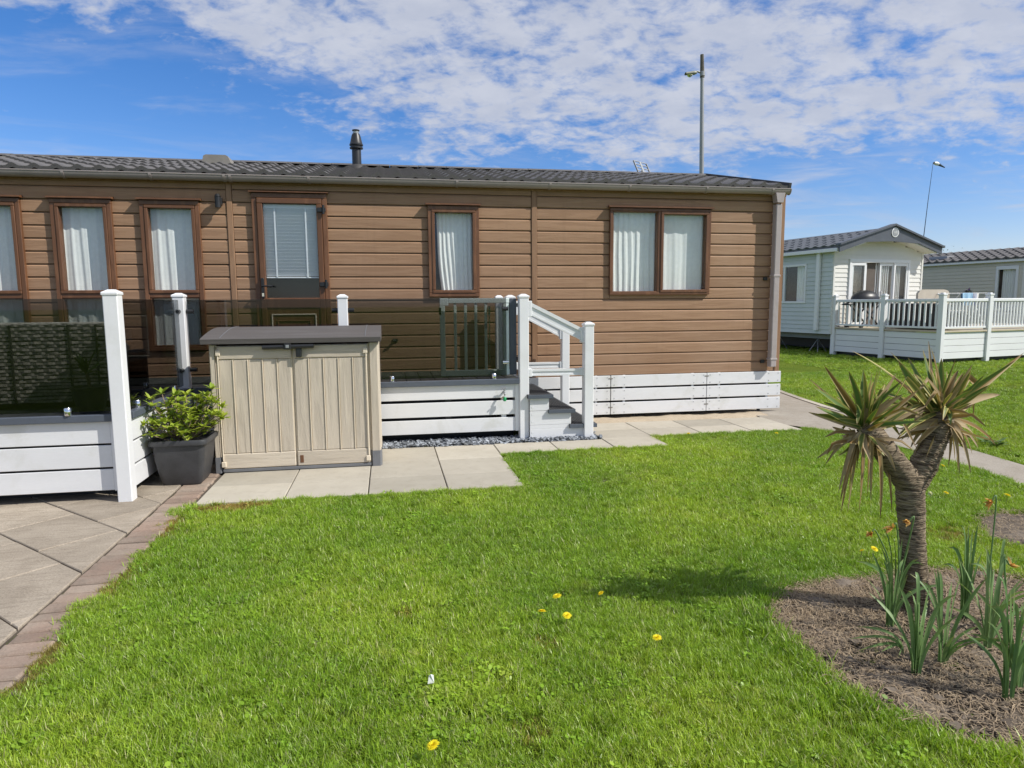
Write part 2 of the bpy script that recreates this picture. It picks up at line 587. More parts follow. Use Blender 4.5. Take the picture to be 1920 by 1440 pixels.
M['daff_leaf'] = mat_leaf('daff_leaf', (0.12, 0.235, 0.075), (0.245, 0.36, 0.15), 0.28, 0.45, tip=(0.26, 0.27, 0.10))
M['daff_dead'] = mat_leaf('daff_dead', (0.68, 0.32, 0.07), (0.66, 0.46, 0.17), 0.35, 0.8, vscale=60)
M['dandelion'] = mat_leaf('dandelion', (0.88, 0.70, 0.01), (0.90, 0.78, 0.03), 0.2, 0.7)
M['clock'] = mat_leaf('clock', (0.72, 0.72, 0.68), (0.8, 0.8, 0.76), 0.5, 0.8)
M['stem'] = mat_leaf('stem', (0.16, 0.24, 0.07), (0.28, 0.22, 0.12), 0.15, 0.5)
M['slab_pale'] = None


def mat_slab(name, c1, c2, stain, bump=0.4, speck=0.2, streak=False, island=False):
    m, w, bs, out = new_mat(name)
    tc = w.add('ShaderNodeTexCoord')
    oi = w.add('ShaderNodeObjectInfo')
    geo = w.add('ShaderNodeNewGeometry')
    v = geo.outputs['Position']
    n1 = w.noise(v, 3.2, 6, 0.62, 0.3)
    n2 = w.noise(v, 110, 4, 0.75)
    n3 = w.noise(v, 0.9, 5, 0.6)
    vs = w.mapping(v, rot=(0, 0, rad(18)), scale=(2.2, 16, 1)) if streak else v
    n4 = w.noise(vs, 2.0 if streak else 11, 6, 0.65, 0.6)
    col = w.mix(w.smooth(n1, 0.3, 0.72), c4(c1), c4(c2))
    col = w.mix(w.math('MULTIPLY', w.smooth(n4, 0.48, 0.70), 0.5), col, c4(stain))
    col = w.mix(w.math('MULTIPLY', w.smooth(n3, 0.52, 0.75), 0.5), col, c4(stain))
    col = w.mix(w.math('MULTIPLY', w.smooth(n2, 0.52, 0.72), speck), col, c4(c2, 1.35))
    col = w.mix(w.math('MULTIPLY', w.smooth(n2, 0.48, 0.30), speck), col, c4(stain, 0.6))
    if island:
        k = w.math('MULTIPLY_ADD', geo.outputs['Random Per Island'], 1.5, 0.35)
    else:
        k = w.math('MULTIPLY_ADD', oi.outputs['Random'], 0.30, 0.85)
    cc = w.add('ShaderNodeCombineXYZ')
    for i in range(3):
        w.link(k, cc.inputs[i])
    col = w.mix(1.0, col, cc.outputs[0], 'MULTIPLY')
    w.link(col, bs.inputs['Base Color'])
    bs.inputs['Roughness'].default_value = 0.85
    bs.inputs['Specular IOR Level'].default_value = 0.25
    b = w.add('ShaderNodeBump')
    b.inputs['Strength'].default_value = bump
    b.inputs['Distance'].default_value = 0.006
    w.link(w.math('ADD', w.math('MULTIPLY', n4, 1.0 if streak else 0.4), w.math('MULTIPLY', n2, 0.35)), b.inputs['Height'])
    w.link(b.outputs[0], bs.inputs['Normal'])
    return m


M['slab_pale'] = mat_slab('slab_pale', (0.42, 0.385, 0.315), (0.46, 0.425, 0.35), (0.36, 0.325, 0.26), 0.12, 0.08)
M['slab_riven'] = mat_slab('slab_riven', (0.325, 0.275, 0.215), (0.43, 0.37, 0.295), (0.205, 0.17, 0.13), 0.9, 0.6, True)
M['brick'] = mat_slab('brick', (0.29, 0.205, 0.158), (0.325, 0.265, 0.212), (0.185, 0.155, 0.125), 0.7, 0.45)
M['mortar'] = mat_slab('mortar', (0.085, 0.072, 0.058), (0.12, 0.10, 0.08), (0.05, 0.043, 0.035), 0.6, 0.3)
M['path'] = mat_slab('path', (0.30, 0.265, 0.215), (0.35, 0.315, 0.265), (0.235, 0.205, 0.165), 0.6, 0.45)
M['kerb'] = mat_slab('kerb', (0.42, 0.38, 0.31), (0.46, 0.42, 0.35), (0.34, 0.30, 0.24), 0.3, 0.2)
M['sand'] = mat_slab('sand', (0.44, 0.36, 0.26), (0.50, 0.42, 0.31), (0.33, 0.265, 0.19), 0.9, 0.6)
M['soil'] = mat_slab('soil', (0.145, 0.116, 0.088), (0.225, 0.186, 0.145), (0.06, 0.048, 0.037), 1.0, 0.5)
M['slate'] = mat_slab('slate', (0.15, 0.165, 0.185), (0.27, 0.29, 0.315), (0.09, 0.098, 0.11), 0.5, 0.3, island=True)
M['straw'] = mat_leaf('straw', (0.46, 0.36, 0.24), (0.27, 0.20, 0.135), 0.15, 0.8, vscale=25)

# ------------------------------------------------------------------ ground
def mat_lawn():
    m, w, bs, out = new_mat('lawn')
    geo = w.add('ShaderNodeNewGeometry')
    v = geo.outputs['Position']
    n1 = w.noise(v, 1.1, 6, 0.62)
    n2 = w.noise(v, 14, 5, 0.7)
    n3 = w.noise(w.mapping(v, scale=(1, 1, 1)), 90, 4, 0.7)
    col = w.mix(w.smooth(n1, 0.32, 0.68), c4((0.13, 0.22, 0.018)), c4((0.21, 0.285, 0.03)))
    col = w.mix(w.math('MULTIPLY', w.smooth(n2, 0.5, 0.75), 0.5), col, c4((0.17, 0.19, 0.035)))
    col = w.mix(w.math('MULTIPLY', w.smooth(n3, 0.55, 0.35), 0.7), col, c4((0.03, 0.055, 0.006)))
    w.link(col, bs.inputs['Base Color'])
    bs.inputs['Roughness'].default_value = 0.9
    bs.inputs['Specular IOR Level'].default_value = 0.1
    b = w.add('ShaderNodeBump')
    b.inputs['Strength'].default_value = 1.0
    b.inputs['Distance'].default_value = 0.05
    w.link(w.math('ADD', n2, n3), b.inputs['Height'])
    w.link(b.outputs[0], bs.inputs['Normal'])
    return m


def mat_grass():
    m = bpy.data.materials.new('grass')
    m.use_nodes = True
    m.node_tree.nodes.clear()
    w = NT(m.node_tree)
    out = w.add('ShaderNodeOutputMaterial')
    geo = w.add('ShaderNodeNewGeometry')
    oi = w.add('ShaderNodeObjectInfo')
    at = w.add('ShaderNodeAttribute', attribute_name='blade')
    sp = w.add('ShaderNodeSeparateXYZ')
    w.link(at.outputs['Vector'], sp.inputs[0])
    v = geo.outputs['Position']
    n1 = w.noise(v, 1.25, 5, 0.6)
    n2 = w.noise(v, 6.0, 4, 0.6)
    k = w.math('ADD', w.math('MULTIPLY', w.smooth(n1, 0.3, 0.7), 0.45), w.math('MULTIPLY', sp.outputs[1], 0.55))
    col = w.mix(k, c4((0.20, 0.37, 0.02)), c4((0.51, 0.63, 0.06)))
    col = w.mix(w.math('MULTIPLY', w.smooth(n2, 0.55, 0.78), 0.55), col, c4((0.56, 0.56, 0.10)))
    # odd straw-coloured blades
    dead = w.math('GREATER_THAN', sp.outputs[1], 0.935)
    col = w.mix(w.math('MULTIPLY', dead, 0.8), col, c4((0.66, 0.58, 0.34)))
    worn = w.add('ShaderNodeAttribute', attribute_name='worn', attribute_type='INSTANCER')
    col = w.mix(w.math('MULTIPLY', worn.outputs['Fac'], 0.85), col, c4((0.42, 0.27, 0.085)))
    tuft_k = w.math('MULTIPLY_ADD', oi.outputs['Random'], 0.5, 0.75)
    tc3 = w.add('ShaderNodeCombineXYZ')
    for i in range(3):
        w.link(tuft_k, tc3.inputs[i])
    col = w.mix(1.0, col, tc3.outputs[0], 'MULTIPLY')
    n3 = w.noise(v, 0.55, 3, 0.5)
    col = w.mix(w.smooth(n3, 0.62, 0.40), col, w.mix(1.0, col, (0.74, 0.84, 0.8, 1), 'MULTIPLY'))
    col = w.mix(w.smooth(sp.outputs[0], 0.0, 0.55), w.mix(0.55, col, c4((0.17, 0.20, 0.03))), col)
    df = w.add('ShaderNodeBsdfPrincipled')
    w.link(col, df.inputs['Base Color'])
    df.inputs['Roughness'].default_value = 0.38
    df.inputs['Specular IOR Level'].default_value = 0.45
    tl = w.add('ShaderNodeBsdfTranslucent')
    w.link(w.mix(1.0, col, (1.0, 1.0, 0.5, 1), 'MULTIPLY'), tl.inputs[0])
    mx = w.add('ShaderNodeMixShader')
    mx.inputs[0].default_value = 0.34
    w.link(df.outputs[0], mx.inputs[1])
    w.link(tl.outputs[0], mx.inputs[2])
    w.link(mx.outputs[0], out.inputs[0])
    return m


M['lawn'] = mat_lawn()
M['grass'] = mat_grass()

D = 7.8576            # plane of the lodge's front wall
LAWN_Z = -0.022


def struct(name, mb, mat, label=None, cat=None, smooth=False):
    o = mb.build(name, mat, smooth=smooth)
    o['kind'] = 'structure'
    if label:
        o['label'] = label
    if cat:
        o['category'] = cat
    return o


struct('lawn', MB().add([(-300, -300, LAWN_Z), (300, -300, LAWN_Z), (300, 300, LAWN_Z), (-300, 300, LAWN_Z)], [(0, 1, 2, 3)]), M['lawn'],
       'mown green lawn running from the foreground past the lodge', 'lawn')


def clip_poly(poly, x0, x1, y0, y1):
    for ax, lim, sgn in ((0, x0, 1), (0, x1, -1), (1, y0, 1), (1, y1, -1)):
        outp = []
        for i in range(len(poly)):
            a, b = poly[i], poly[(i + 1) % len(poly)]
            ia, ib = (a[ax] - lim) * sgn >= 0, (b[ax] - lim) * sgn >= 0
            if ia:
                outp.append(a)
            if ia != ib:
                t = (lim - a[ax]) / (b[ax] - a[ax])
                outp.append((a[0] + (b[0] - a[0]) * t, a[1] + (b[1] - a[1]) * t))
        poly = outp
        if not poly:
            return []
    return poly


def slab_mesh(poly, zt, thick, ch=0.006, rough=0.0):
    """a paving piece: convex outline, chamfered top edge"""
    cx = sum(p[0] for p in poly) / len(poly)
    cy = sum(p[1] for p in poly) / len(poly)

    def ins(k):
        r = []
        for p in poly:
            dx, dy = cx - p[0], cy - p[1]
            L = math.hypot(dx, dy) or 1
            r.append((p[0] + dx / L * k, p[1] + dy / L * k))
        return r
    n = len(poly)
    tz = [random.uniform(-rough, rough) for _ in poly]
    vs = [(x, y, zt - thick) for x, y in poly] + [(x, y, zt - ch + tz[i]) for i, (x, y) in enumerate(poly)] + [(x, y, zt + tz[i]) for i, (x, y) in enumerate(ins(ch * 1.4))]
    fs = [tuple(range(2 * n, 3 * n))]
    for r in (0, 1):
        fs += [(r * n + i, r * n + (i + 1) % n, (r + 1) * n + (i + 1) % n, (r + 1) * n + i) for i in range(n)]
    return MB().add(vs, fs)


# old riven patio, slabs laid on the diagonal
patio = struct('patio', MB().box(-6.5, -1.635, 1.2, 7.85, -0.06, -0.014), M['mortar'], 'weathered grey stone patio laid on the diagonal beside the deck', 'patio')
S2 = math.sqrt(0.5)
pw, pl = 0.448, 0.60
for i in range(-3, 14):
    for j in range(-16, 12):
        a0, a1 = i * pw + 0.004, (i + 1) * pw - 0.004     # along (1,1)/sqrt2
        sh = 0.31 * (i % 2)
        b0, b1 = j * pl + 0.003 + sh, (j + 1) * pl - 0.003 + sh     # along (-1,1)/sqrt2
        q = [((a - b) * S2, (a + b) * S2) for a, b in ((a0, b0), (a1, b0), (a1, b1), (a0, b1))]
        q = [(x - 0.0, y + 0.0 + 1.51 + 0.0) for x, y in q]
        q = clip_poly(q, -4.6, -1.640, 1.9, 6.6)
        if len(q) >= 3:
            ar = abs(sum(q[k][0] * q[(k + 1) % len(q)][1] - q[(k + 1) % len(q)][0] * q[k][1] for k in range(len(q)))) / 2
            if ar > 0.0015:
                slab_mesh(q, 0.0, 0.04, 0.005, 0.003).build('paving_slab', M['slab_riven'], patio)

# brick edging
edging = struct('brick_edging', MB().box(-1.632, -1.398, 1.2, 6.6, -0.07, -0.021), M['mortar'], 'strip of weathered red brown bricks between patio and lawn', 'edging')
y = 1.9
while y < 6.2:
    hgt = random.uniform(.098, .107)
    dx = random.uniform(-.006, .006)
    q = [(-1.630 + dx, y), (-1.428 + dx + random.uniform(-.008, .006), y + random.uniform(-.004, .004)), (-1.428 + dx, y + hgt - 0.012), (-1.630 + dx, y + hgt - 0.012)]
    slab_mesh(q, random.uniform(-.010, .0), 0.05, 0.008, 0.004).build('brick', M['brick'], edging)
    y += hgt

# pale concrete slabs
slabs = struct('slab_path', MB().box(-1.40, 2.13, 5.02, 6.56, -0.07, -0.016).box(2.13, 4.44, 6.17, 7.42, -0.07, -0.0165), M['mortar'], 'pale concrete slab path in front of the deck and lodge', 'path')
xs = [-1.395, -0.785, -0.185, 0.41, 1.0]
ysr = [4.985, 5.445, 5.985, 6.565]
for i in range(4):
    for j in range(3):
        g = 0.004
        slab_mesh([(xs[i] + g, ysr[j] + g), (xs[i + 1] - g, ysr[j] + g), (xs[i + 1] - g, ysr[j + 1] - g), (xs[i] + g, ysr[j + 1] - g)], random.uniform(-.003, 0), 0.05, 0.004, 0.001).build('paving_slab', M['slab_pale'], slabs)
for (x0, x1, y0, y1) in [(1.0, 1.58, 6.13, 6.565), (1.58, 2.14, 6.13, 6.565), (2.14, 2.70, 6.13, 6.60), (2.14, 2.70, 6.60, 7.02), (2.14, 2.70, 7.02, 7.44), (2.70, 3.29, 6.60, 7.02), (2.70, 3.29, 7.02, 7.44), (3.29, 3.88, 6.60, 7.02), (3.29, 3.88, 7.02, 7.44), (3.88, 4.45, 6.60, 7.02), (3.88, 4.45, 7.02, 7.44)]:
    g = 0.004
    slab_mesh([(x0 + g, y0 + g), (x1 - g, y0 + g), (x1 - g, y1 - g), (x0 + g, y1 - g)], random.uniform(-.003, 0), 0.05, 0.004, 0.001).build('paving_slab', M['slab_pale'], slabs)

# sandy strip against the lodge
rows = []
for yy in np.linspace(7.40, 8.05, 9):
    rows.append([(x, yy, -0.012 + 0.010 * math.sin(x * 9 + yy * 7) * math.sin(x * 3.1) + random.uniform(-.004, .006) + (0.012 if 7.5 < yy < 7.8 else 0)) for x in np.linspace(2.1, 4.60, 40)])
struct('sand_strip', MB().grid(rows), M['sand'], 'sandy mortar strip between slabs and white skirting', 'sand', smooth=True)

# concrete footpath passing the right end of the lodge
def ribbon(left, right, z, n=8):
    rr = []
    for t in np.linspace(0, 1, n):
        pass
    return [[(x, y, z) for x, y in left], [(x, y, z) for x, y in right]]


pl_ = [(4.66, 0.5), (4.69, 3.0), (4.72, 4.2), (4.86, 5.4), (4.80, 6.1), (4.62, 6.62), (4.45, 6.9), (4.45, 7.95), (5.05, 8.3), (5.35, 9.4), (5.7, 11), (6.2, 13), (7.0, 16), (8.2, 20)]
pr_ = [(5.22, 0.5), (5.25, 3.0), (5.30, 4.7), (5.42, 5.6), (5.50, 6.3), (5.55, 6.8), (5.60, 7.3), (5.66, 8.0), (5.78, 8.7), (5.93, 9.4), (6.3, 11), (6.85, 13), (7.7, 16), (9.0, 20)]
pm1 = [((a[0] * 2 + b[0]) / 3, (a[1] * 2 + b[1]) / 3) for a, b in zip(pl_, pr_)]
pm2 = [((a[0] + b[0] * 2) / 3, (a[1] + b[1] * 2) / 3) for a, b in zip(pl_, pr_)]
footpath = struct('footpath', MB().grid([[(x, y, -0.006) for x, y in l] for l in (pr_, pm2, pm1, pl_)]), M['path'], 'narrow gritty concrete footpath curving past the end of the lodge', 'path')
for a, b in zip(pr_[3:10], pr_[4:11]):
    va, vb = Vector((a[0], a[1], 0)), Vector((b[0], b[1], 0))
    t = (vb - va).normalized()
    nrm = Vector((t.y, -t.x, 0))
    q = [va + t * .004, vb - t * .004, vb - t * .004 + nrm * .09, va + t * .004 + nrm * .09]
    slab_mesh([(p.x, p.y) for p in q][::-1], 0.004, 0.08, 0.005).build('kerb_stone', M['kerb'], footpath)

# planting bed by the yucca and the small one behind it
BED_C, BED_R = (2.45, 2.27), (0.83, 0.655)
BED2_C, BED2_R = (3.98, 3.24), 0.48


def bed_f(x, y):
    w = 0.035 * math.sin(x * 9 + y * 5) + 0.03 * math.sin(y * 13 - x * 4)
    return abs((x - BED_C[0]) / BED_R[0]) ** 3.6 + abs((y - BED_C[1]) / BED_R[1]) ** 3.6 - w * 2


def bed_inside(x, y, grow=0.0):
    w = 0.035 * np.sin(x * 9 + y * 5) + 0.03 * np.sin(y * 13 - x * 4)
    a = (np.abs((x - BED_C[0]) / (BED_R[0] + grow)) ** 3.6 + np.abs((y - BED_C[1]) / (BED_R[1] + grow)) ** 3.6) - w * 2
    return a < 1


def soil_patch(name, cx, cy, rx, ry, n, label):
    rows = []
    rn = np.random.default_rng(5)
    N = 90
    ph = rn.uniform(0, 6.28, (14, 2))
    fr = rn.uniform(4, 26, (14, 2)) * rn.choice([-1, 1], (14, 2))
    for t in np.linspace(-1, 1, n):
        row = []
        for s in np.linspace(-1, 1, n):
            x, y = cx + s * rx, cy + t * ry
            h = sum(0.0032 * math.sin(fr[k][0] * x + ph[k][0]) * math.sin(fr[k][1] * y + ph[k][1]) for k in range(14))
            h += rn.uniform(-.0035, .0035)
            e = max(abs(s), abs(t))
            if rx > .6:
                g = max(0.0, min(1.0, (bed_f(x, y) - .93) / .22))
            else:
                g = max(0.0, min(1.0, (math.hypot(x - cx, y - cy) / rx - .80) / .15))
            row.append((x, y, (-0.010 + h * 1.3) * (1 - g) - .055 * g))
        rows.append(row)
    return struct(name, MB().grid(rows), M['soil'], label, 'flower bed', smooth=True)


soil_patch('flower_bed', BED_C[0], BED_C[1], BED_R[0] + .14, BED_R[1] + .14, 90, 'bare earth bed with dry mulch around the yucca')
soil_patch('flower_bed', BED2_C[0], BED2_C[1], BED2_R + .06, BED2_R + .06, 30, 'small earth bed at the right edge of the photo')


def make_straw(name, cx, cy, rx, ry, n, label):
    vs, fs = [], []
    rn = np.random.default_rng(3)
    k = 0
    while k < n:
        x, y = cx + rn.uniform(-1, 1) * rx, cy + rn.uniform(-1, 1) * ry
        if rx > .6:
            if bed_f(x, y) > 1.05:
                continue
        elif ((x - cx) / rx) ** 2 + ((y - cy) / ry) ** 2 > 1:
            continue
        # thicker towards the back left of the bed
        if rn.uniform() > 0.22 + 0.9 * max(0, (y - cy) / ry * 0.8 - (x - cx) / rx * 0.45):
            if rn.uniform() < 0.72:
                k += 0.35
                continue
        L = rn.uniform(.02, .075)
        a = rn.uniform(0, 6.28)
        cv = rn.uniform(-.5, .5)
        w = rn.uniform(.0007, .0016)
        z = -0.006 + rn.uniform(0, .016)
        o = len(vs)
        p = Vector((x, y, z))
        for s in range(4):
            t = s / 3
            an = a + cv * t
            q = p + Vector((math.cos(an), math.sin(an), 0)) * L * t + Vector((0, 0, math.sin(t * 3.1) * rn.uniform(0, .012)))
            nn = Vector((-math.sin(an), math.cos(an), rn.uniform(-.5, .5))) * w
            vs += [tuple(q - nn), tuple(q + nn)]
        fs += [(o + 2 * s, o + 2 * s + 1, o + 2 * s + 3, o + 2 * s + 2) for s in range(3)]
        k += 1
    ob = MB().add(vs, fs).build(name, M['straw'])
    tag(ob, label, 'mulch', kind='stuff')
    return ob


make_straw('straw_mulch', BED2_C[0], BED2_C[1], BED2_R, BED2_R, 1500, 'dry dead grass on the small bed at the right edge')
make_straw('straw_mulch', BED_C[0], BED_C[1], BED_R[0] + .02, BED_R[1] + .02, 17000, 'dry straw and dead grass scattered over the flower bed')


# clods of earth
def make_clods(name, n):
    mb = MB()
    rn = np.random.default_rng(9)
    for _ in range(n):
        x, y = BED_C[0] + rn.uniform(-1, 1) * .78, BED_C[1] + rn.uniform(-1, 1) * .62
        if not bed_inside(x, y, -.05):
            continue
        r = rn.uniform(.004, .015) * (1 if rn.uniform() < .88 else 2.0)
        pts = []
        for k in range(8):
            v = Vector(((k & 1) * 2 - 1, (k >> 1 & 1) * 2 - 1, (k >> 2 & 1) * 2 - 1)) * r * rn.uniform(.45, .9)
            pts.append((x + v.x, y + v.y, -0.006 + v.z * .7))
        mb.add(pts, [(0, 2, 3, 1), (4, 5, 7, 6), (0, 1, 5, 4), (1, 3, 7, 5), (3, 2, 6, 7), (2, 0, 4, 6)])
    o = mb.build(name, M['soil'])
    tag(o, 'crumbly clods of dry earth on the flower bed', 'soil', kind='stuff')


make_clods('soil_clods', 2600)


# slate chippings along the foot of the deck
def make_slate():
    mb = MB()
    rn = np.random.default_rng(21)
    n = 0
    while n < 1900:
        x = rn.uniform(-0.15, 2.15)
        y = rn.uniform(6.56, 6.84) if x < 1.98 else rn.uniform(6.56, 7.0)
        if x > 2.0 and rn.uniform() < .4:
            continue
        L = rn.uniform(.010, .030)
        m = Matrix.Translation((x, y, rn.uniform(-.01, .022))) @ Matrix.Rotation(rn.uniform(0, 6.28), 4, 'Z') @ Matrix.Rotation(rn.normal(0, .35), 4, 'X') @ Matrix.Rotation(rn.normal(0, .35), 4, 'Y')
        a, b, h = L, L * rn.uniform(.35, .75), rn.uniform(.002, .006)
        k = rn.uniform(-.3, .3, 4)
        base = [(-a, -b * (1 + k[0])), (a * (1 + k[1]), -b), (a, b * (1 + k[2])), (-a * (1 + k[3]), b)]
        vs = [m @ Vector((p[0], p[1], -h)) for p in base] + [m @ Vector((p[0] * .9, p[1] * .9, h)) for p in base]
        mb.add(vs, [(3, 2, 1, 0), (4, 5, 6, 7), (0, 1, 5, 4), (1, 2, 6, 5), (2, 3, 7, 6), (3, 0, 4, 7)])
        n += 1
    o = mb.build('slate_chippings', M['slate'])
    tag(o, 'grey blue slate chippings strewn along the foot of the deck', 'chippings', kind='stuff')


make_slate()


# ------------------------------------------------------------------ the lawn's grass (uncountable: one object, tufts set out by geometry nodes)
def lawn_mask(x, y):
    """True where grass grows"""
    j = 0.018 * np.sin(x * 31 + y * 17) + 0.014 * np.sin(x * 57 - y * 41)
    ok = np.ones_like(x, bool)
    ok &= ~((x < -1.448 + j * 1.6 + 0.02 * np.sin(y * 5.1)) & (y < 8))                      # patio and bricks
    ok &= ~((x < 1.005 + j) & (y > 4.965 + j) & (y < 8))        # slabs by the box
    ok &= ~((x < 2.70 + j) & (x > -2) & (y > 6.12 + j) & (y < 8))
    ok &= ~((x < 4.50) & (x > 1) & (y > 6.61 + j) & (y < 12.4))
    ok &= ~((x < 5.0) & (x > -9) & (y > 7.6) & (y < 12.4))
    lx = np.interp(y, [p[1] for p in pl_], [p[0] for p in pl_])
    rx = np.interp(y, [p[1] for p in pr_], [p[0] for p in pr_])
    wide = np.where((y > 5.7) & (y < 10.0), 0.09, 0.0)
    ok &= ~((x > lx + j) & (x < rx + j + wide))
    ok &= ~bed_inside(x, y)
    ok &= ~(((x - BED2_C[0]) ** 2 + (y - BED2_C[1]) ** 2) < (BED2_R + j * 2) ** 2)
    return ok


def make_grass():
    rn = np.random.default_rng(17)
    V, F, ATT, TID = [], [], [], []
    NT_ = 10
    # tuft prototypes
    for t in range(NT_):
        nb = 30
        for b in range(nb):
            bx, by = rn.normal(0, .015, 2)
            a = rn.uniform(0, 6.283)
            L = rn.uniform(.020, .048) * (1.0 if rn.uniform() < .9 else 1.3)
            lean = rn.uniform(.15, 1.0)
            w = rn.uniform(.0009, .0019)
            dx, dy = math.cos(a), math.sin(a)
            tw = a + rn.uniform(-.6, .6) + math.pi / 2
            nx, ny = math.cos(tw) * w, math.sin(tw) * w
            o = len(V)
            rb = rn.uniform()
            pts = []
            for s in range(3):
                u = s / 3
                hz = L * lean * u * u * 0.75 + L * .12 * u
                z = L * (u - .30 * lean * u * u)
                wk = (1.0, .9, .62)[s]
                V += [(bx + dx * hz - nx * wk, by + dy * hz - ny * wk, z - .004), (bx + dx * hz + nx * wk, by + dy * hz + ny * wk, z - .004)]
                ATT += [(u, rb, 0)] * 2
            hz = L * lean * .75 + L * .12
            V.append((bx + dx * hz, by + dy * hz, L * (1 - .30 * lean) - .004))
            ATT.append((1, rb, 0))
            F += [(o, o + 1, o + 3, o + 2), (o + 2, o + 3, o + 5, o + 4), (o + 4, o + 5, o + 6)]
            TID += [t] * 7
    # two low broad-leaved weeds (clover, daisy leaves) among the grass
    for t in (NT_, NT_ + 1):
        for b in range(26):
            bx, by = rn.normal(0, .022, 2)
            z = rn.uniform(.010, .026)
            r_ = rn.uniform(.004, .008)
            a = rn.uniform(0, 6.283)
            ti = rn.normal(0, .35, 2)
            o = len(V)
            for k in range(6):
                an = a + k * 1.0472
                cx_, cy_ = math.cos(an) * r_ * (1.25 if t == NT_ + 1 else 1), math.sin(an) * r_
                V.append((bx + cx_, by + cy_, z + cx_ * ti[0] + cy_ * ti[1]))
                ATT.append((.85, .05, 0))
            F.append(tuple(range(o, o + 6)))
            TID += [t] * 6
    n_proto = len(V)
    # tuft positions, denser near the camera
    P = []
    S = []

    def scatter(x0, x1, y0, y1, dens, smin, smax, cond=None):
        n = int((x1 - x0) * (y1 - y0) * dens)
        x, y = rn.uniform(x0, x1, n), rn.uniform(y0, y1, n)
        k = lawn_mask(x, y)
        # keep to a wedge a little wider than the view
        ang = np.arctan2(x, y)
        k &= (ang > yaw - rad(45)) & (ang < yaw + rad(45))
        if cond is not None:
            k &= cond(x, y)
        x, y = x[k], y[k]
        P.append(np.stack([x, y], 1))
        S.append(rn.uniform(smin, smax, len(x)))
    scatter(-1.7, 4.8, 0.9, 3.4, 2900, .72, 1.15)
    scatter(-1.7, 4.8, 3.4, 6.7, 1750, .85, 1.2)
    scatter(-0.5, 6.0, 0.4, 0.9, 900, .8, 1.1)
    scatter(4.8, 9.0, 2.0, 12.0, 620, .8, 1.2)
    scatter(9.0, 22.0, 7.0, 26.0, 110, 1.0, 1.6)
    # longer, uncut fringes against bed, slabs and path
    def near_edge(x, y):
        e = np.zeros_like(x, bool)
        for dx, dy in ((.05, 0), (-.05, 0), (0, .05), (0, -.05)):
            e |= ~lawn_mask(x + dx, y + dy)
        return e
    scatter(-1.7, 4.8, 1.0, 6.7, 2600, .85, 1.35, near_edge)

    def bed_fringe(x, y):
        return bed_inside(x, y, .09) & ((x < 2.1) | (y < 2.0))
    scatter(1.2, 3.5, 1.2, 3.2, 2200, 1.0, 1.75, bed_fringe)
    P = np.concatenate(P)
    S = np.concatenate(S)
    # clumps: taller and shorter patches as a mown lawn has
    cl = 0.5 + 0.5 * np.sin(P[:, 0] * 3.1 + 1.3 * np.sin(P[:, 1] * 2.3)) * np.sin(P[:, 1] * 4.3 + 1.7 * np.sin(P[:, 0] * 1.9))
    S *= 0.84 + 0.30 * cl
    n = len(P)
    # worn, browned turf along the bricks and by the pale slab corner
    worn = np.clip(1 - (P[:, 0] + 1.41) / 0.13, 0, 1) * (P[:, 0] < 0) * (0.25 + 0.75 * (np.sin(P[:, 1] * 7.3) > 0.1))
    corner = ((P[:, 0] + 1.12) / .36) ** 2 + ((P[:, 1] - 4.88) / .13) ** 2
    worn = np.maximum(worn, np.clip(1.25 - corner, 0, 1))
    for (wx, wy, wr) in ((0.62, 2.60, .09), (0.42, 2.05, .10), (3.35, 3.42, .2), (0.95, 6.0, .10), (0.05, 3.0, .07), (2.72, 6.5, .1)):
        worn = np.maximum(worn, 0.75 * np.clip(1.2 - ((P[:, 0] - wx) ** 2 + (P[:, 1] - wy) ** 2) / wr ** 2, 0, 1))
    worn = np.where(rn.uniform(size=n) < worn * .95, np.clip(worn + .2, 0, 1), 0.0)
    S = np.where(worn > 0, S * .62, S)
    Z = np.full(n, LAWN_Z)
    me = bpy.data.meshes.new('lawn_grass')
    allv = np.concatenate([np.array(V), np.column_stack([P, Z])])
    me.from_pydata(allv.tolist(), [], F)
    tot = len(allv)

    def attr(nm, typ, arr, key):
        a = me.attributes.new(nm, typ, 'POINT')
        a.data.foreach_set(key, np.ascontiguousarray(arr).ravel())
    att = np.zeros((tot, 3), np.float32)
    att[:n_proto] = np.array(ATT)
    attr('blade', 'FLOAT_VECTOR', att, 'vector')
    tid = np.full(tot, -1, np.int32)
    tid[:n_proto] = TID
    attr('tuft', 'INT', tid, 'value')
    rot = np.zeros((tot, 3), np.float32)
    rot[n_proto:, 2] = rn.uniform(0, 6.283, n)
    rot[n_proto:, 0] = rn.normal(0, .14, n)
    rot[n_proto:, 1] = rn.normal(0, .14, n)
    attr('turn', 'FLOAT_VECTOR', rot, 'vector')
    sc = np.ones(tot, np.float32)
    sc[n_proto:] = S
    attr('size', 'FLOAT', sc, 'value')
    wn = np.zeros(tot, np.float32)
    wn[n_proto:] = worn
    attr('worn', 'FLOAT', wn, 'value')
    pk = np.zeros(tot, np.int32)
    pk[n_proto:] = rn.integers(0, NT_, n)
    wd = (np.sin(P[:, 0] * 2.7 + 1.1) * np.sin(P[:, 1] * 3.3 + .4) + .6 * np.sin(P[:, 0] * 7.1) * np.sin(P[:, 1] * 6.3)) > .75
    wk = (rn.uniform(size=n) < np.where(wd, .10, .015) * (S < 1.2))
    pk[n_proto:][wk] = rn.integers(NT_, NT_ + 2, int(wk.sum()))
    attr('pick', 'INT', pk, 'value')
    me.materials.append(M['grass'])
    o = bpy.data.objects.new('lawn_grass', me)
    COL.objects.link(o)
    tag(o, 'short mown grass blades covering the lawn', 'grass', kind='stuff')
    # node group
    g = bpy.data.node_groups.new('set_out_tufts', 'GeometryNodeTree')
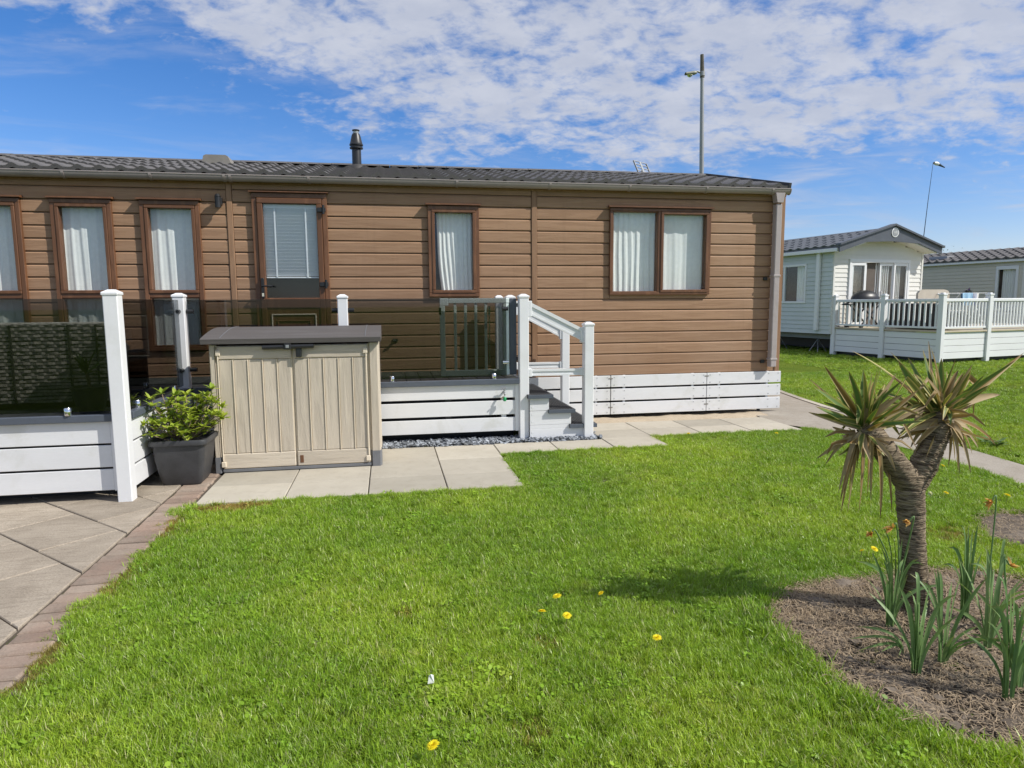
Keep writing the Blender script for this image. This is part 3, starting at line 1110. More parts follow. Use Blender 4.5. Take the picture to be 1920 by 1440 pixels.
    g.interface.new_socket('Geometry', in_out='INPUT', socket_type='NodeSocketGeometry')
    g.interface.new_socket('Geometry', in_out='OUTPUT', socket_type='NodeSocketGeometry')
    N, L = g.nodes, g.links
    gi, go = N.new('NodeGroupInput'), N.new('NodeGroupOutput')

    def named(nm, typ):
        k = N.new('GeometryNodeInputNamedAttribute')
        k.data_type = typ
        k.inputs[0].default_value = nm
        return [s for s in k.outputs if s.enabled and s.name == 'Attribute'][0]
    cmp_ = N.new('FunctionNodeCompare')
    cmp_.data_type = 'INT'
    cmp_.operation = 'GREATER_EQUAL'
    ins = [s for s in cmp_.inputs if s.enabled]
    L.new(named('tuft', 'INT'), ins[0])
    ins[1].default_value = 0
    sepg = N.new('GeometryNodeSeparateGeometry')
    sepg.domain = 'POINT'
    L.new(gi.outputs[0], sepg.inputs[0])
    L.new(cmp_.outputs[0], sepg.inputs[1])
    spl = N.new('GeometryNodeSplitToInstances')
    spl.domain = 'POINT'
    L.new(sepg.outputs[0], spl.inputs[0])
    L.new(named('tuft', 'INT'), spl.inputs['Group ID'])
    m2p = N.new('GeometryNodeMeshToPoints')
    L.new(sepg.outputs[1], m2p.inputs[0])
    iop = N.new('GeometryNodeInstanceOnPoints')
    L.new(m2p.outputs[0], iop.inputs['Points'])
    L.new(spl.outputs[0], iop.inputs['Instance'])
    iop.inputs['Pick Instance'].default_value = True
    L.new(named('pick', 'INT'), iop.inputs['Instance Index'])
    e2r = N.new('FunctionNodeEulerToRotation')
    L.new(named('turn', 'FLOAT_VECTOR'), e2r.inputs[0])
    L.new(e2r.outputs[0], iop.inputs['Rotation'])
    L.new(named('size', 'FLOAT'), iop.inputs['Scale'])
    L.new(iop.outputs[0], go.inputs[0])
    md = o.modifiers.new('tufts', 'NODES')
    md.node_group = g
    print('grass tufts', n)
    return o


make_grass()

# ------------------------------------------------------------------ the brown lodge
LX0, LX1 = -7.6, 4.905
lodge = thing('holiday_lodge', 'long brown timber clad holiday lodge with low tiled roof', 'lodge', (0, D, 0))
ROW, Z0 = 0.1325, 0.514
NROW = 17
ZT = Z0 + ROW * NROW
DOOR = (-1.415, -0.628, 0.64, 2.600)
WINS = [(-5.08, -4.51, 0.915, 2.500), (-4.23, -3.66, 0.915, 2.500), (-3.385, -2.805, 0.915, 2.500), (-2.535, -1.945, 0.915, 2.500), (0.470, 1.052, 1.478, 2.500), (2.620, 3.905, 1.488, 2.512)]
OPEN = WINS + [DOOR]

# wall core with openings
wx = sorted(set([LX0, LX1] + [v for o in OPEN for v in (o[0] + .03, o[1] - .03)]))
wz = sorted(set([0.50, 2.77] + [v for o in OPEN for v in (o[2] + .03, o[3] - .03)]))
mb = MB()
for i in range(len(wx) - 1):
    run = None
    for k in range(len(wz) - 1):
        cx, cz = (wx[i] + wx[i + 1]) / 2, (wz[k] + wz[k + 1]) / 2
        if not any(o[0] + .03 < cx < o[1] - .03 and o[2] + .03 < cz < o[3] - .03 for o in OPEN):
            mb.box(wx[i], wx[i + 1], D + .002, D + .075, wz[k], wz[k + 1])
mb.build('wall_core', M['interior_dark'], lodge)
mb = MB()
mb.box(LX0, LX1 - .03, 12.12, 12.20, .5, 2.8).box(LX0, LX0 + .08, D + .08, 12.1, .5, 2.8).box(LX1 - .11, LX1 - .03, D + .08, 12.1, .5, 2.8)
mb.box(LX0, LX1 - .03, D + .076, 12.2, .42, .495)
mb.build('shell', M['lining'], lodge)


def board_profile(z0, z1, full_top=True, y=0.0):
    f = y - .020
    if full_top:
        return [(y, z0 + .002), (f + .004, z0 + .002), (f, z0 + .007), (f, z1 - .022), (f + .003, z1 - .017), (f + .015, z1 - .004), (y, z1 - .003)]
    return [(y, z0 + .002), (f + .004, z0 + .002), (f, z0 + .007), (f, z1), (y, z1)]


SECT = [(LX0 + .05, -1.676), (-1.614, 1.671), (1.739, 4.838)]
for (s0, s1) in SECT:
    for r in range(NROW):
        z0, z1 = Z0 + r * ROW, Z0 + (r + 1) * ROW
        cuts = [o for o in OPEN if o[1] > s0 and o[0] < s1 and o[3] - .012 > z0 and o[2] + .012 < z1]
        xs_ = [s0] + sorted(v for o in cuts for v in (o[0] + .012, o[1] - .012)) + [s1]
        for a, b in zip(xs_[:-1], xs_[1:]):
            if b - a < .02:
                continue
            cx = (a + b) / 2
            inside = [o for o in cuts if o[0] < cx < o[1]]
            lo, hi = z0, z1
            if inside:
                o = inside[0]
                if o[2] > z0 + .02:
                    hi = o[2] + .01
                elif o[3] < z1 - .02:
                    lo = o[3] - .01
                else:
                    continue
            MB().prism(board_profile(lo, hi, hi == z1, D), 'x', a + .002, b - .002).build('cladding_board', M['cladding'], lodge)
# gable end boards
for r in range(NROW + 2):
    z0, z1 = Z0 + r * ROW, Z0 + (r + 1) * ROW
    y1 = 12.18
    y0 = D + .03
    if r >= NROW:
        y0, y1 = 10.03 - (NROW + 3.3 - r) * .46, 10.03 + (NROW + 3.3 - r) * .46
    MB().prism([(4.877 + .0, z0 + .002), (4.897, z0 + .004), (4.897, z1 - .022), (4.882, z1 - .004), (4.877, z1 - .003)], 'y', y0, y1).build('cladding_board', M['cladding'], lodge)
# trims
for (a, b) in ((-1.674, -1.616), (1.673, 1.737)):
    MB().box(a, b, D - .030, D, .505, 2.79, .004).build('trim_strip', M['trim_brown'], lodge)
MB().box(4.840, 4.905, D - .032, D + .035, .505, 2.79, .004).build('corner_trim', M['trim_brown'], lodge)
MB().box(LX0, LX0 + .05, D - .032, D, .505, 2.79, .004).build('corner_trim', M['trim_brown'], lodge)
MB().box(LX0, LX1, D - .048, D - .0215, 2.745, 2.775).build('soffit', M['trim_brown'], lodge)
MB().box(LX0, LX1, D - .047, D - .0325, 2.690, 2.780, .003).build('fascia', M['trim_brown'], lodge)
MB().box(3.08, 3.42, D - .052, D - .0475, 2.694, 2.700).build('fascia_vent', M['vent_grey'], lodge)


def ring(mb, x0, x1, z0, z1, w, y0, y1, c=.004):
    mb.box(x0, x1, y0, y1, z1 - w, z1, c)
    mb.box(x0, x1, y0, y1, z0, z0 + w, c)
    mb.box(x0, x0 + w, y0, y1, z0 + w, z1 - w, c)
    mb.box(x1 - w, x1, y0, y1, z0 + w, z1 - w, c)
    return mb


def window(x0, x1, z0, z1, cells, frame_mat, parent, glass=None, y=D, fw_=.045):
    """cells: list of (x0,x1,z0,z1,sash?)"""
    mb = ring(MB(), x0, x1, z0, z1, fw_, y - .060, y + .05)
    xs_ = sorted(set(c[0] for c in cells))
    for a, b in zip(cells[:-1], cells[1:]):
        if abs(a[0] - b[0]) < .01:            # stacked
            mb.box(x0 + fw_, x1 - fw_, y - .055, y + .045, b[3], a[2], .003)
        else:
            mb.box(a[1], b[0], y - .055, y + .045, z0 + fw_, z1 - fw_, .003)
    wn = mb.build('window', frame_mat, parent)
    for (a, b, c, d, sash) in cells:
        w = .035 if sash else .014
        ring(MB(), a - .004, b + .004, c - .004, d + .004, w, y - (.068 if sash else .050), y + .03, .005).build('sash', frame_mat, wn)
        MB().box(a + w - .008, b - w + .008, y - .012, y - .004, c + w - .008, d - w + .008).build('pane', glass or M['glass'], wn)
    MB().prism([(y - .095, z1 + .004), (y - .095, z1 + .016), (y - .020, z1 + .032), (y - .019, z1 + .004)], 'x', x0 - .022, x1 + .022).build('drip_cap', frame_mat, wn)
    return wn


for (a, b, c, d) in WINS[:4]:
    window(a, b, c, d, [(a + .05, b - .05, 1.535, d - .05, True), (a + .05, b - .05, c + .05, 1.487, False)], M['frame_brown'], lodge)
a, b, c, d = WINS[4]
window(a, b, c, d, [(a + .045, b - .045, c + .045, d - .045, True)], M['frame_brown'], lodge)
a, b, c, d = WINS[5]
window(a, b, c, d, [(a + .035, 3.225, c + .035, d - .035, False), (3.262, b - .035, c + .03, d - .035, True)], M['frame_brown'], lodge, fw_=.033)

# door
MB().box(-1.55, -.5, D + .40, D + .44, .5, 2.77).build('dark_backing', M['black_metal'], lodge)  # added black sheet behind the door glass, stands in for the unlit room
a, b, c, d = DOOR
ring(MB(), a, b, c, d, .052, D - .058, D + .05).build('door_frame', M['frame_brown'], lodge)
door = ring(MB(), a + .055, b - .055, c + .055, d - .055, .058, D - .078, D - .01, .006)
door.box(a + .11, b - .11, D - .078, D - .01, 1.365, 1.475, .006)
door.box(a + .11, b - .11, D - .066, D - .02, c + .11, 1.367)
door = door.build('door', M['frame_brown'], lodge)
MB().box(a + .10, b - .10, D - .045, D - .037, 1.47, d - .105).build('pane', M['glass'], door)
for k, (mx_, mz0, mz1) in enumerate(((.155, .86, 1.30), (.215, .93, 1.23))):
    ring(MB(), a + mx_, b - mx_, mz0, mz1, .014, D - .078, D - .064, .004).build('moulding', M['box_cream'] if k == 0 else M['frame_brown'], door)
MB().prism([(D - .095, d + .004), (D - .095, d + .014), (D - .02, d + .028), (D - .02, d + .004)], 'x', a - .02, b + .02).build('drip_cap', M['frame_brown'], lodge)
h = MB().box(a + .065, a + .097, D - .094, D - .078, 1.475, 1.69, .004)
h.tube([(a + .081, D - .094, 1.605), (a + .081, D - .135, 1.605), (a + .19, D - .135, 1.600)], .009, 8)
h.build('handle', M['black_metal'], door)
MB().box(a + .07, a + .092, D - .099, D - .0945, 1.49, 1.53, .002).build('lock_cylinder', M['chrome'], door)
for hz in (2.425, 1.62, .86):
    MB().box(b - .105, b - .012, D - .100, D - .079, hz - .025, hz + .025, .006).tube([(b - .035, D - .098, hz - .045), (b - .035, D - .098, hz + .05)], .014, 10).build('hinge', M['black_metal'], door)

# gutter, brackets, downpipe
GY, GZ, GR = D - .100, 2.760, .052
prof = [(GY + GR * math.cos(t), GZ + GR * math.sin(t) * 1.15) for t in np.linspace(math.pi, 2 * math.pi, 11)]
prof_in = [(GY + (GR - .005) * math.cos(t), GZ + (GR - .005) * math.sin(t) * 1.15) for t in np.linspace(2 * math.pi, math.pi, 11)]
lip = [(GY - GR - .005, GZ), (GY - GR - .005, GZ + .010), (GY - GR + .004, GZ + .010)]
MB().prism(prof + prof_in + lip[::-1], 'x', LX0, 4.895).build('gutter', M['gutter'], lodge, smooth=40)
mbr = MB()
pr = [(GY + (GR + .006) * math.cos(t), GZ + (GR + .006) * math.sin(t) * 1.15) for t in np.linspace(math.pi * .98, 2.02 * math.pi, 11)]
pri = [(GY + (GR + .001) * math.cos(t), GZ + (GR + .001) * math.sin(t) * 1.15) for t in np.linspace(2.02 * math.pi, math.pi * .98, 11)]
bm = MB().prism(pr + pri, 'x', -.013, .013).mesh('gutter_bracket', M['gutter'])
for gx in (-5.0, -4.1, -3.20, -2.38, -1.66, -1.60, -0.80, 0.80, 1.87, 2.83, 3.80, 4.66):
    piece('gutter_bracket', bm, lodge, (gx, 0, 0), ).location = (gx, -D, 0)
for o_ in [o_ for o_ in lodge.children if o_.name.startswith('gutter_bracket')]:
    o_.location = (o_.location.x, 0 - D, 0)
MB().prism(pr, 'x', 4.8955, 4.902).build('gutter_end', M['gutter'], lodge)
dp = MB()
dp.box(4.722, 4.800, D - .135, D - .045, .575, 2.585, .008)
dp.prism([(4.70, 2.715), (4.822, 2.715), (4.800, 2.60), (4.722, 2.60)], 'y', D - .150, D - .05)
dp = dp.build('downpipe', M['downpipe'], lodge)
for z in (1.70, .66):
    MB().box(4.714, 4.808, D - .140, D - .042, z, z + .028, .004).build('pipe_collar', M['downpipe'], dp)
    MB().box(4.64, 4.69, D - .045, D - .020, z - .04, z + .0, .003).build('pipe_clip', M['black_metal'], dp)

# wall light
wl = MB().tube([(-1.742, D - .10, 2.545), (-1.742, D - .10, 2.43)], .030, 14).tube([(-1.742, D - .10, 2.57), (-1.742, D - .10, 2.545)], [.018, .035], 14)
wl.box(-1.775, -1.71, D - .085, D - .021, 2.46, 2.54, .006)
wlo = wl.build('wall_light', M['black_metal'], smooth=40)
tag(rebase(wlo), 'small black cylindrical wall light beside the lodge door', 'wall light')

# white skirting of the lodge
SK = [(0.371, 0.512), (0.204, 0.348), (0.034, 0.180)]
for (x0, x1) in ((1.30, 2.645), (2.655, 3.905), (3.913, 4.925)):
    for (z0, z1) in SK:
        sk = MB().box(x0, x1, D - .045, D - .020, z0, z1, .003).build('skirting_board', M['white_board'], lodge)
        scr = MB()
        for sx in (x0 + .04, x1 - .04, x0 + .17, x1 - .17):
            for sz in (z0 + .025, z1 - .025):
                scr.box(sx - .005, sx + .005, D - .0475, D - .0452, sz - .005, sz + .005)
        tag(scr.build('screws', M['steel'], sk), kind='stuff')
    for xx in (x0 + .16, x1 - .19):
        MB().box(xx, xx + .03, D - .019, D - .005, .03, .515).build('batten', M['white_board'], lodge)
for x in (2.65, 3.909):
    for z in (.475, .12):
        MB().box(x - .030, x + .026, D - .049, D - .0455, z - .005, z + .008, .001).build('hinge', M['vent_grey'], lodge)
MB().box(1.2, 4.9, D + .20, D + .24, -.02, .42).build('dark_void_sheet', M['black_metal'], lodge)  # black sheet in place of the shade behind the skirting gaps
for x in (4.70, 3.0, 1.6):
    MB().tube([(x, D + .08, -.02), (x, D + .08, .42)], .022, 10).build('jack_leg', M['black_metal'], lodge)

# roof: tiles in stepped courses
EY, EZ = D - .125, 2.782
RY, RZ = 10.03, 3.310
pitch = math.atan2(RZ - EZ, RY - EY)
slope = math.hypot(RZ - EZ, RY - EY)
NC = 7
CL = slope / NC
TW = 0.2


def tile_mesh():
    nseg = 10
    L = CL + .03
    rows = []

    def wave(s):
        # pan then roll
        return 0.016 * (math.cos(2 * math.pi * (s - .28)) + .30 * math.cos(4 * math.pi * (s - .28)))
    fr = [(s / nseg * TW - .001 * (s == 0) + .0, wave(s / nseg)) for s in range(nseg + 1)]
    lift0, lift1 = .034, .010
    rows.append([(x, 0, z + lift0 - .046) for x, z in fr])
    rows.append([(x, 0, z + lift0) for x, z in fr])
    for t in (.35, .7, 1.0):
        rows.append([(x, L * t, z + lift0 + (lift1 - lift0) * t) for x, z in fr])
    mb = MB().grid(rows)
    return mb.mesh('roof_tile', M['tile'], 50)


tm = tile_mesh()
roof = MB()
roof.prism([(EY, EZ - .012), (RY, RZ - .012), (2 * RY - EY, EZ - .012), (2 * RY - EY, EZ - .03), (RY, RZ - .06), (EY, EZ - .03)], 'x', LX0 - .03, 4.885)
roof = roof.build('roof', M['tile_dark'], lodge)
rest = MB()
ncol = int((4.97 - (-7.5)) / TW)
tv = [v.co.copy() for v in tm.vertices]
tf = [tuple(p.vertices) for p in tm.polygons]
cnt = 0
Rx = Matrix.Rotation(pitch, 4, 'X')
for c in range(ncol):
    x = 4.885 - (c + 1) * TW
    for r in range(NC):
        p = Vector((x, EY + math.cos(pitch) * CL * r, EZ + math.sin(pitch) * CL * r))
        if x > -4.55 and r < 6 and cnt < 300:
            piece('roof_tile', tm, roof, p, (pitch, random.uniform(-.006, .006), random.uniform(-.004, .004)))
            cnt += 1
        else:
            rest.add([p + Rx @ v for v in tv], tf)
    for r in range(NC):
        p = Vector((x + TW, 2 * RY - EY - math.cos(pitch) * CL * r, EZ + math.sin(pitch) * CL * r))
        mm = Matrix.Translation(p) @ Matrix.Rotation(math.pi, 4, 'Z') @ Rx
        rest.add([mm @ v for v in tv], tf)
tag(rest.build('further_tiles', M['tile'], roof, smooth=50), kind='stuff')
rt_ = MB().prism([(RY - .10, RZ + .018), (RY - .05, RZ + .048), (RY, RZ + .058), (RY + .05, RZ + .048), (RY + .10, RZ + .018), (RY, RZ + .03)], 'x', 0, .395).mesh('ridge_tile', M['tile'], 40)
x = 4.885 - .4
while x > -7.4:
    o = piece('ridge_tile', rt_, roof, (x, 0, random.uniform(0, .004)))
    o.location.y = -D
    x -= .4
MB().bar((4.893, EY - .01, EZ + .02), (4.893, RY, RZ + .03), .03, .07, (0, 0, 1)).build('verge_trim', M['tile_dark'], roof)
MB().bar((4.893, 2 * RY - EY, EZ + .02), (4.893, RY, RZ + .03), .03, .07, (0, 0, 1)).build('verge_trim', M['tile_dark'], roof)

# flue and vent
FY = 9.55
FX = -.355
FZ = EZ + (FY - EY) * math.tan(pitch)
fl = MB().lathe([(.062, -.05), (.060, .25), (.056, .27)], 18, (FX, FY, FZ)).build('flue_pipe', M['black_metal'], roof, smooth=40)
MB().lathe([(.070, .262), (.088, .268), (.088, .285), (.074, .290), (.074, .302), (.090, .308), (.090, .325), (.082, .335), (.060, .43), (.048, .46)], 18, (FX, FY, FZ)).build('cowl', M['black_metal'], fl, smooth=30)
MB().lathe([(.036, .45), (.040, .492)], 14, (FX, FY, FZ)).build('cowl_neck', M['steel'], fl, smooth=40)
MB().lathe([(.020, .492), (.048, .498), (.050, .510), (.030, .516)], 16, (FX, FY, FZ)).build('cowl_cap', M['black_metal'], fl, smooth=30)
MB().lathe([(.13, -.03), (.10, .03), (.066, .06)], 18, (FX, FY, FZ)).build('flashing', M['tile_dark'], fl, smooth=40)
vy = 9.75
vz = EZ + (vy - EY) * math.tan(pitch)
vent = MB().prism([(-2.34, vz - .06), (-2.30, vz + .085), (-2.27, vz + .10), (-2.03, vz + .10), (-2.0, vz + .085), (-1.94, vz - .06)], 'y', vy - .16, vy + .16)
vent.build('roof_vent', M['vent_grey'], roof)


# curtains and blind hang inside the lodge: things of their own
def curtain(x0, x1, z0, z1, label, y=D + .045, amp=.0065, n=9, sway=0.0):
    rows = []
    cols = 60
    ph = random.uniform(0, 6)
    for k in range(9):
        t = k / 8
        z = z1 + (z0 - z1) * t
        row = []
        for i in range(cols + 1):
            s = i / cols
            x = x0 + (x1 - x0) * s + sway * t * t * (1 - s) + .004 * math.sin(7 * t + 9 * s)
            row.append((x, y + (amp * (0.75 + .4 * t)) * (math.sin(s * n * 6.28 + ph + .5 * math.sin(t * 2 + s * 5)) + .35 * math.sin(s * n * 2.3 * 6.28 + ph * 2)), z))
        rows.append(row)
    top = [[(p[0], p[1] + .003, p[2]) for p in r] for r in rows]
    o = MB().grid(rows).grid([r[::-1] for r in top]).build('curtain', M['curtain'], smooth=True)
    tag(rebase(o), label, 'curtain', 'white curtains inside the lodge windows')


names = ['white curtain in the narrow window cut off at the left edge of the photo', 'white curtain in the tall window behind the tallest white deck post',
         'white curtain in the tall window nearest the wall light']
for (a, b, c, d), nm in zip(WINS[1:4], names):
    curtain(a + .02, b - .02, c, d - .02, nm, n=5)
curtain(WINS[4][0] + .10, WINS[4][1] - .02, 1.46, 2.48, 'white gathered curtain in the single window right of the lodge door', n=9, sway=.06)
curtain(2.66, 3.24, 1.46, 2.49, 'white curtain in the left pane of the wide two pane window', n=8)
curtain(3.25, 3.88, 1.46, 2.49, 'white curtain in the right pane of the wide two pane window', n=4, amp=.004)

blind = thing('venetian_blind', 'white venetian blind half covering the glass of the lodge door', 'blind', (-1.02, D - .02, 1.69))
sl = MB().box(-.28, .28, -.019, .019, -.0012, .0012).mesh('slat', M['blind'])
MB().box(-1.30, -.742, D - .03, D - .002, 2.44, 2.485, .003).build('head_rail', M['blind'], blind)
for k in range(20):
    piece('slat', sl, blind, (-1.021, D - .016, 2.425 - k * .0365), (rad(-64), 0, 0))
MB().box(-1.30, -.742, D - .027, D - .005, 1.69, 1.705, .003).build('bottom_rail', M['blind'], blind)
for x in (-1.185, -.86):
    MB().box(x - .008, x + .008, D - .034, D - .031, 1.70, 2.44).build('ladder_tape', M['blind'], blind)

# ------------------------------------------------------------------ the deck
DZ = 0.630
deck = thing('raised_deck', 'raised grey deck with white skirting, white posts and smoked glass panels', 'deck', (0, 6.75, 0))
FXR = -1.885          # right side of the front section
FY0 = 5.20            # front of the front section
WY0 = 6.735           # front of the walkway
bw = .146
# boards (run towards the lodge)
x = 1.33
n = 0
while x > -5.2:
    y0 = WY0 + .02 if x - bw > FXR else FY0 + .02
    MB().box(x - bw + .003, x - .003, y0, D - .05, DZ - .028, DZ - .002, .003).build('deck_board', M['deck_board'], deck)
    x -= bw
MB().box(-5.3, FXR - .03, FY0 + .05, D - .1, DZ - .20, DZ - .03).box(FXR - .03, 1.30, WY0 + .05, D - .1, DZ - .20, DZ - .031).build('joists', M['black_metal'], deck)
# slate coloured edge trims
MB().box(-5.3, -1.945, FY0 - .035, FY0 + .018, DZ - .048, DZ + .004, .004).build('edge_trim', M['slate_trim'], deck)
MB().box(FXR - .02, FXR + .035, FY0 + .07, WY0 - .05, DZ - .048, DZ + .004, .004).build('edge_trim', M['slate_trim'], deck)
MB().box(FXR + .06, 1.30, WY0 - .035, WY0 + .018, DZ - .050, DZ + .004, .004).build('edge_trim', M['slate_trim'], deck)
MB().box(1.30, 1.345, WY0 + .08, 7.55, DZ - .048, DZ + .003, .004).build('edge_trim', M['slate_trim'], deck)
# skirting boards
RW = [(.420, .580), (.246, .405), (.075, .230)]
for (z0, z1) in RW:
    MB().box(-5.2, -1.985, FY0, FY0 + .024, z0, z1, .003).build('skirting_board', M['white_board'], deck)
    MB().box(FXR - .012, FXR + .012, FY0 + .06, WY0 - .02, z0, z1, .003).build('skirting_board', M['white_board'], deck)
    MB().box(-1.83, 1.258, WY0, WY0 + .024, z0 + .018, z1 + .004, .003).build('skirting_board', M['white_board'], deck)
MB().box(-1.984, -1.952, FY0 - .006, FY0 + .024, .07, .582, .003).build('skirting_end', M['white_pvc'], deck)
MB().box(1.259, 1.300, WY0 - .006, WY0 + .024, .09, .580, .003).build('skirting_end', M['white_pvc'], deck)
for x in (-4.5, -3.4, -2.3):
    MB().box(x, x + .06, FY0 + .06, FY0 + .11, .10, .60).build('batten', M['black_metal'], deck)  # coloured black so the gaps between boards look shaded
for x in (-1.2, -.2, .55, 1.12):
    MB().box(x, x + .05, WY0 + .027, WY0 + .07, .10, .60).build('batten', M['white_board'] if x > 1 else M['black_metal'], deck)  # the black ones imitate shade in the gaps
MB().box(-5.2, FXR - .05, FY0 + .22, FY0 + .25, -.02, .55).box(FXR + .05, 1.28, WY0 + .22, WY0 + .25, -.02, .55).build('dark_void_sheet', M['black_metal'], deck)  # black sheets standing in for the shade under the deck


def post(x, y, z0, z1, w=.098, parent=None, name='post', cap=True):
    h = w / 2
    p = MB().box(x - h, x + h, y - h, y + h, z0, z1 - .030, .006).build(name, M['white_pvc'], parent or deck)
    if cap:
        k = h + .006
        c = MB()
        c.box(x - k, x + k, y - k, y + k, z1 - .040, z1 - .018, .004)
        q = k - .004
        c.add([(x - q, y - q, z1 - .018), (x + q, y - q, z1 - .018), (x + q, y + q, z1 - .018), (x - q, y + q, z1 - .018), (x - .02, y - .02, z1), (x + .02, y - .02, z1), (x + .02, y + .02, z1), (x - .02, y + .02, z1)],
              [(4, 5, 6, 7), (0, 1, 5, 4), (1, 2, 6, 5), (2, 3, 7, 6), (3, 0, 4, 7)])
        c.build('post_cap', M['white_pvc'], p)
    return p


post(-1.897, 5.178, -.01, 1.515)
post(-1.900, 6.735, -.01, 1.515, .10)
post(-.430, 6.750, -.01, 1.497, .094)
PW = 6.745
post(1.350, PW, -.01, 1.492, .098)
post(1.372, 7.62, -.01, 1.492, .10)
post(1.248, 7.66, DZ, 1.490, .08)
post(-3.55, 5.178, -.01, 1.515)
NEW_F = post(2.015, 6.672, -.01, 1.205, .098)
NEW_B = post(2.015, 7.60, -.01, 1.128, .09, cap=False)

# smoked glass
GT = 1.452


def glass_panel(x0, x1, y0, y1):
    return MB().box(x0, x1, y0, y1, DZ + .028, GT, .001).build('glass_panel', M['tint_glass'], deck)


g1 = glass_panel(-3.485, -1.955, 5.173, 5.183)
g2 = glass_panel(-5.2, -3.61, 5.173, 5.183)
g3 = glass_panel(-1.902, -1.892, 5.240, 6.670)
g4 = glass_panel(-1.838, -.486, 6.741, 6.751)
g5 = glass_panel(-.374, 1.175, 6.741, 6.751)


def clamp(x, y, z, along='x', mat='chrome', parent=None):
    m = MB()
    if along == 'z':
        m.lathe([(.024, 0), (.026, .006), (.026, .050), (.022, .056)], 16, (x, y, z)).build('glass_clamp', M[mat], parent, smooth=40)
    else:
        d = Vector((1, 0, 0)) if along == 'x' else Vector((0, 1, 0))
        p = Vector((x, y, z))
        m.tube([p - d * .03, p + d * .03], .020, 12).build('glass_clamp', M[mat], parent, smooth=40)


for (x, y, par) in ((-2.24, 5.178, g1), (-3.2, 5.178, g1), (1.045, 6.746, g5), (.02, 6.746, g5), (-.8, 6.746, g4), (-1.55, 6.746, g4)):
    clamp(x, y, DZ + .004, 'z', 'chrome', par)
for y in (5.50, 6.42):
    clamp(-1.897, y, DZ + .004, 'z', 'chrome', g3)
for (x, par) in ((-1.815, g4), (-.505, g4), (-.355, g5), (1.165, g5)):
    clamp(x, 6.746, 1.345, 'x', 'black_metal', par)
    clamp(x, 6.746, .80, 'x', 'chrome' if x > 1 else 'black_metal', par)
for z in (1.345, .80):
    clamp(-1.897, 6.655, z, 'y', 'black_metal', g3)
    clamp(-1.897, 5.255, z, 'y', 'black_metal', g3)

# steps
def tread(x0, x1, zt, y0=6.645, y1=7.575):
    n = 9
    poly = [(x0, zt - .038), (x1, zt - .038), (x1, zt - .003), (x1 - .003, zt)]
    step = (x1 - x0 - .03) / n
    for k in range(n):
        xb = x1 - .022 - k * step
        poly += [(xb, zt), (xb - .002, zt - .006), (xb - step * .42, zt - .006), (xb - step * .42 - .002, zt)]
    poly.append((x0, zt))
    o = MB().prism(poly[::-1], 'y', y0, y1).build('tread', M['tread'], deck)
    MB().box(x0, x1 + .001, y0 - .012, y0 - .0005, zt - .040, zt - .001, .002).build('nosing_cap', M['slate_trim'], o)
    MB().box(x1 + .0005, x1 + .012, y0 - .012, y1, zt - .040, zt - .001, .002).build('nosing_cap', M['slate_trim'], o)


TR = [(1.375, 1.628, .470), (1.590, 1.862, .312), (1.815, 2.095, .152)]
for t in TR:
    tread(*t)
sides = [(1.400, 1.600, .300, .428), (1.400, 1.835, .152, .296), (1.400, 2.045, -.01, .110)]
for (x0, x1, z0, z1) in sides:
    for yy in (6.668, 7.53):
        st = MB().box(x0, x1, yy, yy + .02, z0, z1 if yy > 7 or z0 > 0.2 else z1, .002).build('stringer_board', M['white_board'], deck)
        sc_ = MB()
        for zz in (z0 + .03, z1 - .04):
            sc_.lathe([(.007, 0), (.006, .003)], 10, (0, 0, 0)).xf(Matrix.Identity(4)) if False else sc_.box(x0 + .018, x0 + .031, yy - .0025, yy - .0002, zz, zz + .012)
        tag(sc_.build('screws', M['white_pvc'], st), kind='stuff')
MB().box(1.400, 1.835, 6.6685, 6.687, .111, .150, .002).build('stringer_board', M['white_board'], deck)
for (x1, z0, z1) in ((1.600, .300, .430), (1.835, .120, .272), (2.045, -.01, .112)):
    MB().box(x1 - .018, x1, 6.69, 7.528, z0, z1, .002).build('riser', M['white_board'], deck)


def rail(p0, p1, parent=None, level=False):
    """moulded PVC rail: two-step section between two posts"""
    p0, p1 = Vector(p0), Vector(p1)
    m = MB()
    if level:
        m.bar(p0, p1, .044, .050)
        m.bar(p0 + Vector((0, 0, .024)), p1 + Vector((0, 0, .024)), .060, .022)
        m.bar(p0 - Vector((0, 0, .026)), p1 - Vector((0, 0, .026)), .056, .014)
    else:
        m.bar(p0, p1, .044, .085)
        m.bar(p0 + Vector((0, 0, .052)), p1 + Vector((0, 0, .052)), .066, .034)
        m.bar(p0 - Vector((0, 0, .046)), p1 - Vector((0, 0, .046)), .056, .018)
    o = m.build('handrail' if not level else 'lower_rail', M['white_pvc'], deck)
    for p in (p0, p1):
        k = MB()
        k.box(p.x - .018, p.x + .018, p.y - .037, p.y + .037, p.z - (.040 if level else .075), p.z + (.042 if level else .083), .004)
        k.build('rail_bracket', M['white_pvc'], o)
    return o


rail((1.415, 6.735, 1.338), (1.958, 6.700, 1.066))
rail((1.435, 7.610, 1.338), (1.965, 7.600, 1.055))
rail((1.415, 6.735, .690), (1.958, 6.700, .690), level=True)
rail((1.435, 7.610, .680), (1.965, 7.600, .680), level=True)

